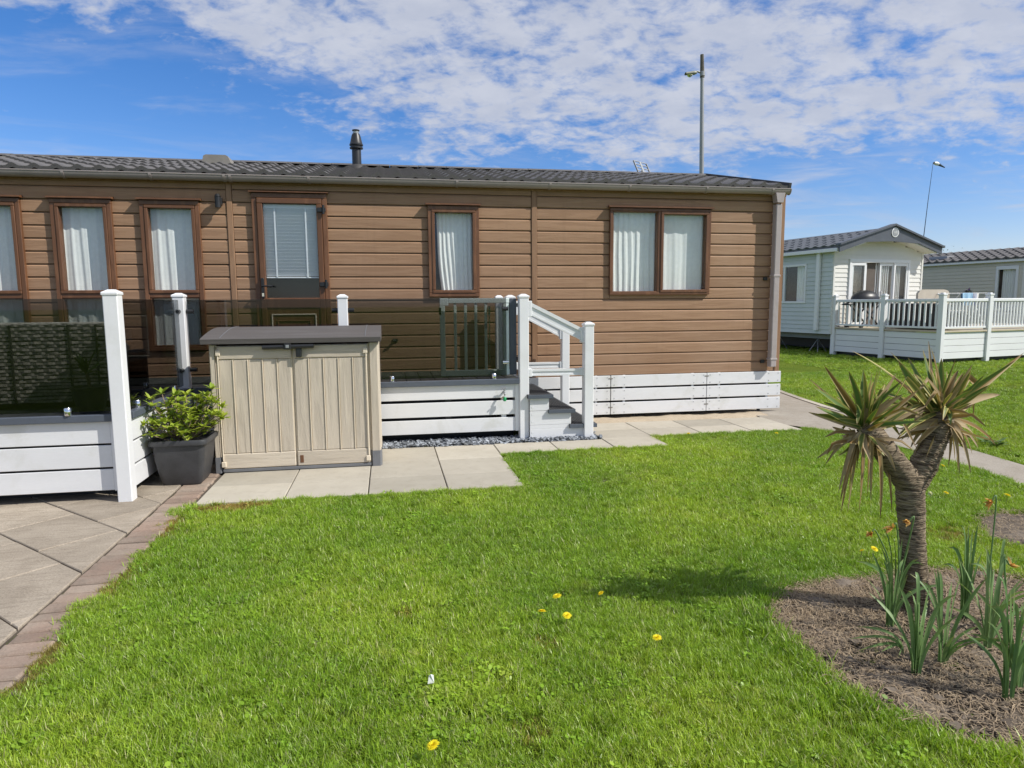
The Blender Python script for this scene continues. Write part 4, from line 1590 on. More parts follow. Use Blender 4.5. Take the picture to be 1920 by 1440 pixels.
# gate, swung open against the glass
gate = thing('garden_gate', 'grey green picket gate folded open behind the smoked glass', 'gate', (.90, 6.83, DZ))
GX0, GX1, GZ0, GZ1, GYc = .512, 1.268, .665, 1.452, 6.835
w_ = .050
MB().box(GX0, GX0 + w_, GYc - .02, GYc + .02, GZ0, GZ1 - .075, .004).build('stile', M['gate_grey'], gate)
MB().box(GX1 - .112, GX1 - .050, GYc - .016, GYc + .02, GZ0 + .05, GZ1 - .05, .004).build('stile', M['gate_grey'], gate)
MB().box(GX1 - .046, GX1 + .026, GYc - .022, GYc + .03, GZ0, GZ1 - .004, .004).build('shaded_stile', M['slate_trim'], gate)  # slate colour paints in the deck post's shadow on this stile
MB().box(GX0, GX0 + .085, GYc - .022, GYc + .022, GZ1 - .075, GZ1, .004).build('corner_block', M['gate_grey'], gate)
MB().box(GX0 + .087, GX1 - .048, GYc - .02, GYc + .02, GZ1 - .050, GZ1 - .002, .004).build('top_rail', M['gate_grey'], gate)
MB().box(GX0 + .052, GX1 - .048, GYc - .02, GYc + .02, GZ0, GZ0 + .058, .004).build('bottom_rail', M['gate_grey'], gate)
for bx in (.652, .757, .862, .965):
    MB().box(bx, bx + .028, GYc - .010, GYc + .010, GZ0 + .058, GZ1 - .050, .003).build('picket', M['gate_grey'], gate)
MB().box(GX0 - .012, GX0 + .012, GYc - .034, GYc - .02, 1.29, 1.36, .003).build('latch', M['black_metal'], gate)
MB().box(1.008, 1.018, GYc - .016, GYc - .006, .80, 1.28, .003).box(1.001, 1.024, GYc - .02, GYc - .002, 1.28, 1.37, .003).build('drop_bolt', M['chrome'], gate)
for z in (1.38, .83):
    MB().box(GX1 + .0265, GX1 + .05, GYc - .030, GYc - .015, z - .02, z + .02, .003).build('hinge', M['black_metal'], gate)

# hook latch beyond the glass, and the tap on the skirting
hk = MB().tube([(.07, D - .022, .985), (.07, D - .07, .985), (.045, D - .075, .985)], .014, 8).box(.045, .10, D - .034, D - .021, .965, 1.005, .003).build('door_stay', M['black_metal'], smooth=40)
tag(rebase(hk), 'small black door hook on the cladding behind the smoked glass', 'door hook')
tap = thing('garden_tap', 'small outdoor tap with green hose fittings on the white skirting', 'tap', (1.14, 6.70, .42))
MB().tube([(1.14, 6.735, .50), (1.14, 6.685, .50), (1.14, 6.672, .485), (1.14, 6.672, .455)], .011, 10).tube([(1.14, 6.690, .50), (1.14, 6.690, .535)], .008, 8).build('body', M['steel'], tap, smooth=40)
MB().tube([(1.118, 6.690, .538), (1.162, 6.690, .545)], .006, 8).build('handle', M['steel'], tap, smooth=40)
MB().lathe([(.013, 0), (.017, .006), (.017, .036), (.012, .042)], 12, (1.14, 6.672, .412)).build('hose_connector', mat_basic('tap_green', (0.02, 0.30, 0.10), 0.4), tap, smooth=40)
MB().tube([(1.128, 6.668, .46), (1.108, 6.664, .445), (1.10, 6.668, .43)], .006, 8).build('lever', M['bark_shrub'], tap, smooth=40)

# ------------------------------------------------------------------ storage box
sb = thing('storage_box', 'beige plastic garden storage box with two plank doors and dark lid', 'storage box', (-.79, 6.2, 0))
BY = 5.865
bx0, bx1 = -1.462, -.092
zt = 1.075
MB().box(bx0 + .03, bx1 - .03, BY + .03, 6.60, .03, zt - .01).build('carcass', M['box_cream'], sb)
for (x0, x1) in ((bx0, -1.404), (-.176, bx1)):
    c = MB().prism([(x0, BY + .035), (x0 + .012, BY + .004), (x1 - .012, BY + .004), (x1, BY + .035), (x1, BY + .12), (x0, BY + .12)], 'z', .135, zt).build('corner_panel', M['box_beige'], sb)
    MB().prism([(x0 - .006, BY + .035), (x0 + .010, BY - .004), (x1 - .010, BY - .004), (x1 + .006, BY + .035), (x1 + .006, BY + .14), (x0 - .006, BY + .14)], 'z', 0, .134).build('foot', M['box_foot'], sb)
for x0, x1 in ((bx0, bx0 + .03), (bx1 - .03, bx1)):
    MB().box(x0, x1, BY + .12, 6.60, .04, zt, .004).build('side_panel', M['box_beige'], sb)
MB().box(-1.398, -.180, BY + .002, BY + .028, .004, .030, .003).build('sill', M['box_foot'], sb)
for (x0, x1, side) in ((-1.394, -.806, 0), (-.796, -.186, 1)):
    dr = MB().box(x0, x1, BY + .018, BY + .034, .034, zt - .012, .003).build('door', M['box_cream'], sb)
    MB().box(x0 + .002, x1 - .002, BY, BY + .018, .955, zt - .012, .006).build('rail', M['box_beige_h'], dr)
    MB().box(x0 + .002, x1 - .002, BY, BY + .018, .034, .160, .006).build('rail', M['box_beige_h'], dr)
    n = 5
    w = (x1 - x0 - .006) / n
    for k in range(n):
        MB().box(x0 + .003 + k * w + .005, x0 + .003 + (k + 1) * w - .005, BY + .006, BY + .018, .163, .951, .004).build('plank', M['box_beige'], dr)
        if k:
            MB().prism([(x0 + .003 + k * w - .005, BY + .018), (x0 + .003 + k * w - .003, BY - .001), (x0 + .003 + k * w + .003, BY - .001), (x0 + .003 + k * w + .005, BY + .018)], 'z', .163, .951).build('bead', M['box_cream'], dr)
    hx = x0 - .004 if side == 0 else x1 - .028
    for hz in (.075, 1.01):
        MB().box(hx - .008, hx + .030, BY - .014, BY + .004, hz - .025, hz + .022, .005).build('hinge', M['box_cream'], dr)
    MB().box(hx + .004 if side == 0 else hx + .012, hx + .014 if side == 0 else hx + .022, BY - .010, BY + .0, .10, .985, .003).build('hinge_rod', M['box_cream'], dr)
MB().box(-.772, -.744, BY - .003, BY - .0005, .060, .125, .002).build('lock_plate', M['frame_brown'], sb)
lp = []
for t in np.linspace(0, 1, 9):
    lp.append((5.82 + .76 * t, 1.132 + .072 * math.sin(t * math.pi * .62) / math.sin(math.pi * .5)))
prof_l = [(5.815, 1.085), (5.808, 1.125)] + lp + [(6.60, 1.10), (6.60, 1.085)]
lid = MB().prism(prof_l, 'x', -1.505, -.068).build('lid', M['box_lid'], sb)
for x in (-1.36, -.20):
    MB().prism([(p[0], p[1] + .004) for p in lp] + [(p[0], p[1] - .01) for p in lp[::-1]], 'x', x, x + .006).build('lid_seam', M['box_foot'], lid)
MB().tube([(-1.03, BY - .035, 1.052), (-.62, BY - .035, 1.058)], .019, 12).build('handle', M['black_metal'], sb, smooth=40)
MB().box(-.86, -.80, BY - .058, BY - .010, 1.032, 1.082, .006).box(-.765, -.722, BY - .040, BY - .001, .965, 1.05, .005).build('latch', M['black_metal'], sb)
MB().box(-.842, -.815, BY - .064, BY - .0585, 1.045, 1.07, .002).build('latch_plate', M['steel'], sb)

# ------------------------------------------------------------------ planter and shrub
pt = thing('plant_pot', 'dark grey square tapering plant pot between deck and storage box', 'plant pot', (-1.63, 5.66, 0))


def loft(mb, rings):
    n = len(rings[0])
    vs = [p for r in rings for p in r]
    fs = [(i * n + k, i * n + (k + 1) % n, (i + 1) * n + (k + 1) % n, (i + 1) * n + k) for i in range(len(rings) - 1) for k in range(n)]
    fs.append(tuple(range(n))[::-1])
    return mb.add(vs, fs)


def rsq(cx, cy, h, z, r=.25, n=6):
    pts = []
    rr = h * r
    for (sx, sy, a0) in ((1, 1, 0), (-1, 1, 90), (-1, -1, 180), (1, -1, 270)):
        for k in range(n + 1):
            a = rad(a0 + 90 * k / n)
            pts.append((cx + sx * (h - rr) + rr * math.cos(a), cy + sy * (h - rr) + rr * math.sin(a), z))
    return pts


pc = (-1.632, 5.68)
body = loft(MB(), [rsq(*pc, 0.137, 0), rsq(*pc, 0.149, .02), rsq(*pc, 0.170, .12), rsq(*pc, 0.184, .22), rsq(*pc, 0.191, .30), rsq(*pc, 0.193, .335), rsq(*pc, 0.184, .336), rsq(*pc, 0.170, .30)])
body.build('body', M['pot'], pt, smooth=35)
rim = loft(MB(), [rsq(*pc, 0.189, .322), rsq(*pc, 0.214, .326), rsq(*pc, 0.217, .345), rsq(*pc, 0.212, .364), rsq(*pc, 0.203, .366), rsq(*pc, 0.188, .345), rsq(*pc, 0.184, .30)])
rim.build('rim', M['pot'], pt, smooth=35)
MB().add(rsq(*pc, .184, .315), [tuple(range(28))]).build('compost', M['compost'], pt)


def leaf_blade(mb, base, direction, upv, L, w, seg=3, bend=.3, fold=.15, uvs=None):
    """a pointed leaf, folded along its midrib"""
    base, d, u = Vector(base), Vector(direction).normalized(), Vector(upv)
    s = d.cross(u)
    if s.length < 1e-4:
        s = d.cross(Vector((1, 0, 0)))
    s.normalize()
    u = s.cross(d).normalized()
    o = len(mb.v)
    vs, uv = [], []
    for k in range(seg + 1):
        t = k / seg
        p = base + d * L * t - u * (bend * L * t * t)
        ww = w * (math.sin(math.pi * min(1, t * .93 + .07)) ** .8)
        vs += [p - s * ww + u * ww * fold, p, p + s * ww + u * ww * fold]
        uv += [(0, t), (.5, t), (1, t)]
    fs = []
    for k in range(seg):
        a = 3 * k
        fs += [(a, a + 1, a + 4, a + 3), (a + 1, a + 2, a + 5, a + 4)]
    mb.add(vs, fs)
    if uvs is not None:
        uvs += uv


shrub = thing('potted_shrub', 'leafy yellow green shrub growing in the dark square pot', 'shrub', (-1.632, 5.70, .31))
stems, fol = MB(), MB()
rn = random.Random(5)
tips = []
for k in range(38):
    a = rn.uniform(0, 6.28)
    reach = rn.uniform(.08, .30)
    h = .36 + rn.uniform(.08, .30) * (1.15 - reach)
    tips.append(Vector((pc[0] + math.cos(a) * reach, pc[1] + math.sin(a) * reach * .85, .08 + h * .93)))
tips += [Vector(t) for t in ((-1.385, 5.62, .74), (-1.36, 5.60, .63), (-1.50, 5.66, .67), (-1.66, 5.62, .70), (-1.75, 5.60, .72), (-1.83, 5.58, .68), (-1.60, 5.52, .62), (-1.52, 5.5, .52), (-1.86, 5.50, .50), (-1.90, 5.55, .58), (-1.70, 5.46, .52), (-1.45, 5.55, .45), (-1.58, 5.46, .42), (-1.80, 5.46, .42))]
for tp in tips:
    b = Vector((pc[0] + rn.uniform(-.05, .05), pc[1] + rn.uniform(-.05, .05), .31))
    mid = (b + tp) / 2 + Vector((rn.uniform(-.03, .03), rn.uniform(-.03, .03), -.02))
    stems.tube([b, mid, tp], [.006, .0045, .003], 5)
    for (c, n) in ((tp, 12), ((mid + tp) / 2, 7), (mid, 4)):
        ax = (tp - mid).normalized()
        for q in range(n):
            an = q * 2.4 + rn.uniform(-.3, .3)
            el = rn.uniform(.05, .95)
            sd = Vector((math.cos(an), math.sin(an), 0))
            d = sd * math.cos(el) + Vector((0, 0, 1)) * math.sin(el)
            L = rn.uniform(.048, .085)
            leaf_blade(fol, c, d, Vector((0, 0, 1)) if el < .7 else -sd, L, L * .185, 3, rn.uniform(.0, .35), .25)
stems.build('stems', M['bark_shrub'], shrub, smooth=True)
tag(fol.build('foliage', M['shrub_leaf'], shrub), kind='stuff')

# ------------------------------------------------------------------ rattan sofa and cordyline behind the glass
sofa = thing('rattan_sofa', 'dark woven rattan garden sofa seen from behind through smoked glass', 'sofa', (-3.2, 5.9, DZ))
SX0, SX1, SYB, SZ0, SZ1 = -4.55, -2.06, 5.56, DZ + .05, 1.265
MB().box(SX0, SX1, SYB + .02, SYB + .13, SZ0, SZ1 - .02, .01).build('back_core', M['wicker_dark'], sofa)
MB().box(SX0, SX1, SYB + .13, SYB + .72, DZ + .08, DZ + .34, .02).build('seat_base', M['wicker_dark'], sofa)
MB().box(SX0 + .12, SX1 - .13, SYB + .15, SYB + .74, DZ + .345, DZ + .46, .03).build('cushion', M['vent_grey'], sofa)
for (a, b) in ((SX0, SX0 + .11), (SX1 - .11, SX1)):
    MB().box(a, b, SYB + .13, SYB + .74, DZ + .05, DZ + .40, .015).build('arm', M['wicker_dark'], sofa)
weave = MB()
sp_ = .026
stake = .085
row = 0
z = SZ0
while z < SZ1:
    pts_t, pts_b = [], []
    m = int((SX1 - SX0) / (stake / 2))
    jit = random.uniform(-.002, .002)
    for i in range(m + 1):
        x = SX0 + i * stake / 2
        yb = SYB + .012 + .008 * math.cos(math.pi * i / 1.0 * .5 * 2 + (row % 2) * math.pi) * (1 if i % 2 == 0 else 0)
        zz = z + jit + .0022 * math.sin(i * .9 + row * 1.7)
        pts_b.append((x, yb, zz))
        pts_t.append((x, yb - .004, zz + .0195))
    weave.grid([pts_b, pts_t])
    z += sp_
    row += 1
tag(weave.build('weave', M['wicker'], sofa), kind='stuff')
for x in (-2.36, -2.17, -2.75, -3.3, -3.9):
    MB().box(x - .006, x + .006, SYB - .004, SYB + .02, SZ0, SZ1).build('stake', M['wicker_dark'], sofa)
MB().tube([(SX0, SYB + .03, SZ1), (SX1, SYB + .03, SZ1)], .018, 8).build('top_roll', M['wicker'], sofa, smooth=40)
for x in (SX0 + .06, SX1 - .06):
    for yy in (SYB + .06, SYB + .66):
        MB().lathe([(.02, 0), (.02, .055)], 10, (x, yy, DZ)).build('leg', M['black_metal'], sofa)

cpt = thing('round_pot', 'dark glazed pot on the deck holding a spiky cordyline', 'plant pot', (-2.16, 5.36, DZ))
MB().lathe([(.075, 0), (.095, .05), (.115, .14), (.118, .17), (.126, .175), (.126, .19), (.110, .19), (.104, .165)], 20, (-2.16, 5.36, DZ)).build('body', M['pot'], cpt, smooth=40)
MB().lathe([(.004, 0), (.106, .002)], 16, (-2.16, 5.36, DZ + .165)).build('compost', M['compost'], cpt)
cor = thing('cordyline', 'spiky dark green cordyline in the round pot behind the glass', 'plant', (-2.16, 5.36, DZ + .165))
MB().tube([(-2.16, 5.36, DZ + .165), (-2.165, 5.36, DZ + .23), (-2.175, 5.36, DZ + .29)], [.013, .012, .012], 8).build('stem', M['bark_shrub'], cor)
for k in range(26):
    a, el = k * 2.4, rn.uniform(-.1, 1.35)
    m_ = MB()
    m_.uv = []
    d = Vector((math.cos(a) * math.cos(el), math.sin(a) * math.cos(el), math.sin(el)))
    leaf_blade(m_, (-2.175, 5.36, DZ + .275), d, (0, 0, 1) if el < 1 else (-d.x, -d.y, .2), rn.uniform(.14, .26), .011, 4, rn.uniform(.05, .35), .2, m_.uv)
    m_.build('leaf', M['dark_leaf'], cor)

# ------------------------------------------------------------------ yucca
def mat_bark():
    m, w, bs, out = new_mat('yucca_bark')
    tc = w.add('ShaderNodeTexCoord')
    v = tc.outputs['Object']
    n = w.noise(v, 9, 4, 0.6)
    n2 = w.noise(v, 70, 4, 0.7)
    ringv = w.noise(w.mapping(v, scale=(5.0, 5.0, 44)), 3.0, 5, 0.65, 0.5)
    col = w.mix(w.smooth(ringv, 0.36, 0.62), c4((0.075, 0.055, 0.038)), c4((0.33, 0.265, 0.185)))
    col = w.mix(w.math('MULTIPLY', w.smooth(n, 0.5, 0.7), 0.5), col, c4((0.26, 0.20, 0.135)))
    w.link(col, bs.inputs['Base Color'])
    bs.inputs['Roughness'].default_value = 0.9
    bs.inputs['Specular IOR Level'].default_value = 0.15
    b = w.add('ShaderNodeBump')
    b.inputs['Strength'].default_value = 0.9
    b.inputs['Distance'].default_value = 0.012
    w.link(w.math('ADD', ringv, w.math('MULTIPLY', n2, .35)), b.inputs['Height'])
    w.link(b.outputs[0], bs.inputs['Normal'])
    return m


M['bark'] = mat_bark()
YB = Vector((2.325, 2.55, -0.02))
yucca = thing('yucca_tree', 'small forked yucca with spiky green and dead brown leaves', 'yucca', YB)


def trunk_tube(pts, rs, n=28, ringed=.040, per=.0085):
    """tube with close ring scars"""
    pts = [Vector(p) for p in pts]
    L = [0]
    for a, b in zip(pts[:-1], pts[1:]):
        L.append(L[-1] + (b - a).length)
    tot = L[-1]
    m = int(tot / (per / 3))
    out_p, out_r = [], []
    rn = random.Random(int(tot * 1000))
    for k in range(m + 1):
        s = tot * k / m
        i = min(max(j for j in range(len(L)) if L[j] <= s + 1e-9), len(pts) - 2)
        t = (s - L[i]) / (L[i + 1] - L[i])
        # smooth between control points
        p0, p1, p2, p3 = pts[max(i - 1, 0)], pts[i], pts[i + 1], pts[min(i + 2, len(pts) - 1)]
        q = 0.5 * ((2 * p1) + (p2 - p0) * t + (2 * p0 - 5 * p1 + 4 * p2 - p3) * t * t + (3 * p1 - p0 - 3 * p2 + p3) * t ** 3)
        r = rs[i] + (rs[i + 1] - rs[i]) * t
        ph = k % 3
        out_p.append(q)
        out_r.append(r * (1 + ringed * (0.8, -0.5, 0.2)[ph] * rn.uniform(.5, 1.3)))
    mb = MB().tube(out_p, out_r, n)
    # uneven bark
    mb.v = [(x + .0013 * math.sin(z * 210 + x * 190 + y * 160) + .002 * math.sin(z * 31 + y * 50), y + .0013 * math.sin(z * 190 + x * 170), z + .0016 * math.sin(math.atan2(y - 2.55, x - 2.3) * 5 + z * 70)) for x, y, z in mb.v]
    rj = random.Random(3)
    cx_ = sum(p[0] for p in mb.v) / len(mb.v)
    mb.v = [(x + rj.uniform(-.0018, .0018), y + rj.uniform(-.0018, .0018), z + rj.uniform(-.0015, .0015)) for x, y, z in mb.v]
    return mb


trunk_tube([YB, (2.318, 2.55, .10), (2.300, 2.55, .25), (2.278, 2.55, .42), (2.262, 2.55, .55), (2.262, 2.55, .635)], [.060, .054, .051, .053, .059, .052]).build('trunk', M['bark'], yucca, smooth=True)
trunk_tube([(2.27, 2.55, .56), (2.21, 2.55, .645), (2.13, 2.548, .735), (2.05, 2.546, .825), (2.005, 2.545, .865)], [.050, .055, .050, .046, .030]).build('branch', M['bark'], yucca, smooth=True)
trunk_tube([(2.268, 2.55, .56), (2.318, 2.553, .665), (2.365, 2.556, .76), (2.402, 2.558, .855), (2.41, 2.56, .905)], [.050, .056, .052, .050, .032]).build('branch', M['bark'], yucca, smooth=True)

TIPS_L = [(1.761, 2.487, 1.136, 2), (1.773, 2.561, 1.034, 0), (1.753, 2.519, 0.96, 0), (1.789, 2.575, 0.918, 1), (1.883, 2.58, 1.03, 0), (1.845, 2.446, 1.114, 0), (1.967, 2.433, 1.116, 0), (2.256, 2.631, 0.982, 1), (1.907, 2.492, 1.02, 0), (2.081, 2.486, 0.993, 3), (1.943, 2.669, 0.863, 1), (1.999, 2.543, 1.063, 0), (2.171, 2.631, 1.03, 1), (2.149, 2.544, 1.087, 3)]
TIPS_R = [(1.975, 2.609, 1.185, 1), (2.064, 2.472, 1.15, 1), (2.209, 2.608, 1.136, 0), (2.388, 2.673, 1.178, 0), (2.399, 2.576, 1.144, 0), (2.698, 2.638, 1.169, 2), (2.874, 2.618, 1.157, 2), (2.649, 2.448, 1.141, 0), (2.788, 2.642, 0.961, 3), (2.509, 2.596, 1.087, 2), (2.594, 2.514, 1.027, 0), (2.418, 2.439, 1.102, 1), (2.315, 2.672, 1.028, 2), (2.122, 2.562, 1.086, 2), (2.398, 2.631, 1.096, 1), (2.525, 2.676, 1.076, 1), (2.308, 2.63, 1.074, 1), (2.733, 2.688, 0.956, 2), (2.179, 2.541, 0.982, 1), (2.307, 2.654, 0.926, 3)]
HANG_L = [(1.885, 2.523, 0.576, 3), (1.947, 2.582, 0.471, 2), (1.974, 2.575, 0.467, 3), (1.956, 2.482, 0.497, 2), (1.996, 2.486, 0.569, 2), (2.073, 2.496, 0.454, 2), (1.857, 2.586, 0.683, 3), (1.949, 2.522, 0.702, 3), (2.172, 2.545, 0.456, 2), (1.897, 2.506, 0.639, 3), (2.04, 2.531, 0.672, 3), (1.89, 2.516, 0.543, 2)]
HANG_R = [(2.429, 2.532, 0.659, 2), (2.578, 2.56, 0.624, 2), (2.489, 2.56, 0.686, 3), (2.74, 2.599, 0.732, 2), (2.621, 2.572, 0.746, 3), (2.294, 2.601, 0.74, 3), (2.265, 2.593, 0.779, 3), (2.552, 2.609, 0.825, 2), (2.218, 2.571, 0.786, 3)]
YM = ['yucca_green', 'yucca_var', 'yucca_brown', 'yucca_dry']


def yucca_leaf(b, t, kind, w=.017, droop=.0, knee=None, curl=0.0):
    b, t = Vector(b), Vector(t)
    rn = random.Random(int((t.x * 131 + t.y * 717 + t.z * 331) * 1000))
    mb = MB()
    mb.uv = []
    seg = 9
    pts = []
    if knee is not None:
        k = Vector(knee)
        for i in range(seg + 1):
            s = i / seg
            pts.append(b * (1 - s) ** 2 + k * 2 * s * (1 - s) + t * s * s)
    else:
        L = (t - b).length
        side = Vector((rn.uniform(-1, 1), rn.uniform(-1, 1), 0)) * L * .03
        for i in range(seg + 1):
            s = i / seg
            pts.append(b.lerp(t, s) + Vector((0, 0, 1)) * (droop * L * 4 * s * (1 - s)) + side * math.sin(s * 3.14))
    if knee is None and rn.random() < (.45 if kind >= 2 else .12):
        # a broken blade hangs over past its kink
        kk = rn.randint(4, 6)
        dd = (pts[kk] - pts[kk - 1]).normalized()
        nd_ = (Vector((dd.x, dd.y, 0)) * rn.uniform(.3, .9) + Vector((rn.uniform(-.2, .2), rn.uniform(-.2, .2), -rn.uniform(.2, 1.0)))).normalized()
        for i in range(kk + 1, seg + 1):
            pts[i] = pts[kk] + nd_ * ((i - kk) * (t - b).length / seg)
    view = Vector((rn.uniform(-.5, .5), -1, rn.uniform(-.1, .9)))
    dry = kind >= 2
    for i, p in enumerate(pts):
        s = i / seg
        d = (pts[min(i + 1, seg)] - pts[max(i - 1, 0)]).normalized()
        v = Matrix.Rotation(curl * s, 3, d) @ view
        sd = d.cross(v).normalized()
        nn = sd.cross(d).normalized()
        prof = (0.50 + .50 * math.sin(min(1, s * 1.9) * 1.57)) * (1 - max(0, s - .35) / .65) ** .62
        ww = w * prof * (.72 if dry and knee is not None else 1) + .0006
        fold = .45 if not dry else .75
        mb.v += [tuple(p - sd * ww + nn * ww * fold), tuple(p), tuple(p + sd * ww + nn * ww * fold)]
        mb.uv += [(0, s), (.5, s), (1, s)]
    for i in range(seg):
        a = 3 * i
        mb.f += [(a, a + 1, a + 4, a + 3), (a + 1, a + 2, a + 5, a + 4)]
    return mb.build('leaf', M[YM[kind]], yucca, smooth=True)


rn = random.Random(12)
CL_, CR_ = Vector((2.005, 2.545, .862)), Vector((2.405, 2.56, .90))
for (x, y, z, k) in TIPS_L:
    o = Vector((rn.uniform(-.018, .018), rn.uniform(-.018, .018), rn.uniform(-.01, .02)))
    yucca_leaf(CL_ + o, (x, y, z), k, rn.uniform(.014, .021), rn.uniform(-.01, .05), None, rn.uniform(-.5, .5))
for (x, y, z, k) in TIPS_R:
    o = Vector((rn.uniform(-.03, .03), rn.uniform(-.022, .022), rn.uniform(-.02, .02)))
    if x < 2.25:
        o.x -= .03
    yucca_leaf(CR_ + o, (x, y, z), k, rn.uniform(.014, .021), rn.uniform(-.01, .05), None, rn.uniform(-.5, .5))
# tangle of pale dry leaves between the two heads
for q in range(16):
    b = (CR_ if q % 2 else CL_) + Vector((rn.uniform(-.03, .02) if q % 2 else rn.uniform(0, .04), rn.uniform(-.03, .03), rn.uniform(-.05, .02)))
    sx = -1 if q % 2 else 1
    t = b + Vector((sx * rn.uniform(.12, .30), rn.uniform(-.12, .10), rn.uniform(-.10, .16)))
    yucca_leaf(b, t, rn.choice((1, 2, 3, 3)), rn.uniform(.010, .017), rn.uniform(-.05, .08), None, rn.uniform(-1, 1))
# leaves pointing towards and away from the camera
for (c, n) in ((CL_, 34), (CR_, 42)):
    for q in range(n):
        a = q * 2.399 + .4
        el = rn.uniform(.1, 1.25)
        L = rn.uniform(.14, .38) * rn.uniform(.8, 1.1)
        d = Vector((math.cos(a) * math.cos(el) * .75, math.sin(a) * math.cos(el), math.sin(el)))
        if d.y < -.6 and el < .6:
            L *= .8
        k = rn.choice((0, 0, 0, 1, 1, 2, 3)) if el > .5 else rn.choice((0, 0, 1, 2, 3))
        yucca_leaf(c + Vector((rn.uniform(-.02, .02), rn.uniform(-.02, .02), rn.uniform(-.03, .01))), c + d * L, k, rn.uniform(.008, .014), rn.uniform(0, .06), None, rn.uniform(-.6, .6))
for (c, lst) in ((CL_, HANG_L), (CR_, HANG_R)):
    for (x, y, z, k) in lst:
        b = c + Vector((max(-.03, min(.04, (x - c.x) * .5)), rn.uniform(-.03, .02), -.02 - rn.uniform(0, .03)))
        kn = Vector((x + (b.x - x) * .45 + rn.uniform(-.02, .02), y - .01, b.z + (z - b.z) * .15 + rn.uniform(-.01, .02)))
        yucca_leaf(b, (x, y, z), k, rn.uniform(.013, .017), 0, kn, rn.uniform(-1, 1))
    for q in range(22):
        # old collar of dry leaf stubs under each head
        a = q * 2.4
        b = c + Vector((math.cos(a) * .03, math.sin(a) * .03, -.045 + .02 * math.sin(q)))
        L = rn.uniform(.07, .20)
        el = rn.uniform(-.9, .25)
        t = b + Vector((math.cos(a) * math.cos(el), math.sin(a) * math.cos(el), math.sin(el))) * L
        yucca_leaf(b, t, rn.choice((2, 3, 3, 1)), rn.uniform(.009, .014), rn.uniform(-.05, .08), None, rn.uniform(-1.2, 1.2))
    for q in range(12):
        a = rn.uniform(2.6, 6.6)
        r_ = rn.uniform(.04, .16)
        t = c + Vector((math.cos(a) * r_, math.sin(a) * r_, -rn.uniform(.12, .32)))
        b = c + Vector((math.cos(a) * .03, math.sin(a) * .03, -.03))
        yucca_leaf(b, t, rn.choice((2, 3, 3)), .013, 0, Vector(((t.x + b.x) / 2, (t.y + b.y) / 2, b.z - .01)), rn.uniform(-1, 1))


# ------------------------------------------------------------------ daffodils gone over
def strap_leaf(name, parent, b, t, w, mat, bow=.05, seg=8, thick_tip=False):
    b, t = Vector(b), Vector(t)
    mb = MB()
    mb.uv = []
    rn_ = random.Random(int((b.x * 91 + t.x * 57 + t.z * 33 + t.y * 21) * 1e4))
    L = (t - b).length
    mid = b.lerp(t, .45) + Vector((-(t.x - b.x) * .45, -(t.y - b.y) * .45, L * bow))
    view = Vector((rn_.uniform(-.8, .8), -1, .15))
    for i in range(seg + 1):
        s = i / seg
        p = b * (1 - s) ** 2 + mid * 2 * s * (1 - s) + t * s * s
        d = ((mid - b) * (1 - s) + (t - mid) * s).normalized()
        sd = d.cross(view).normalized()
        nn = sd.cross(d)
        ww = w * min(1.0, .7 + s) * (1 if s < .82 else max(.12, 1 - (s - .82) / .2))
        mb.v += [tuple(p - sd * ww + nn * ww * .3), tuple(p), tuple(p + sd * ww + nn * ww * .3)]
        mb.uv += [(0, s), (.5, s), (1, s)]
    for i in range(seg):
        a = 3 * i
        mb.f += [(a, a + 1, a + 4, a + 3), (a + 1, a + 2, a + 5, a + 4)]
    return mb.build(name, mat, parent, smooth=True)


def daffodil(x, y, leaves, label, heads=(), seed=1, spread=.10, hmin=.20, hmax=.34):
    rn_ = random.Random(seed)
    t = thing('daffodil_clump', label, 'daffodils', (x, y, -.015), group='daffodils gone over around the yucca')
    hmin, hmax, spread = hmin * 1.08, hmax * 1.12, spread * 1.2
    for k in range(leaves + 6):
        a = k * 2.4 + rn_.uniform(-.4, .4)
        h = rn_.uniform(hmin, hmax)
        r_ = rn_.uniform(.15, 1) * spread
        b = (x + math.cos(a) * .012, y + math.sin(a) * .012, -.015)
        if rn_.random() < .42:
            r_ *= 1.8
            h *= rn_.uniform(.55, .85)
        strap_leaf('leaf', t, b, (x + math.cos(a) * r_, y + math.sin(a) * r_, h * (1.05 - .9 * r_)), rn_.uniform(.0052, .0076), M['daff_leaf'], rn_.choice((.05, .15, .25, .4, .65)))
    for (hx, hy, hz) in heads:
        b = Vector((x + rn_.uniform(-.01, .01), y + rn_.uniform(-.01, .01), -.015))
        h = Vector((hx, hy, hz))
        side = Vector((1 if h.x > b.x else -1, 0, 0))
        pts = [b, b.lerp(h, .5) + Vector((-(h.x - b.x) * .25, 0, .03)), h - side * .02 + Vector((0, 0, .008)), h]
        sm = []
        for i in range(len(pts) - 1):
            p0, p1, p2, p3 = pts[max(i - 1, 0)], pts[i], pts[i + 1], pts[min(i + 2, len(pts) - 1)]
            for q in range(5):
                u = q / 5
                sm.append(0.5 * ((2 * p1) + (p2 - p0) * u + (2 * p0 - 5 * p1 + 4 * p2 - p3) * u * u + (3 * p1 - p0 - 3 * p2 + p3) * u ** 3))
        sm.append(pts[-1])
        st = MB().tube(sm, .0030, 6).build('flower_stem', M['daff_leaf'], t, smooth=True)
        hd = MB()
        for k in range(11):
            d = (side + Vector((rn_.uniform(-.7, .7), rn_.uniform(-.9, .9), rn_.uniform(-1.0, .7)))).normalized()
            leaf_blade(hd, h, d, Vector((rn_.uniform(-1, 1), rn_.uniform(-1, 1), 1)), rn_.uniform(.018, .034), .007, 3, rn_.uniform(-.6, .8), rn_.uniform(-.5, .9))
        hd.build('withered_flower', M['daff_dead'], st)
    return t


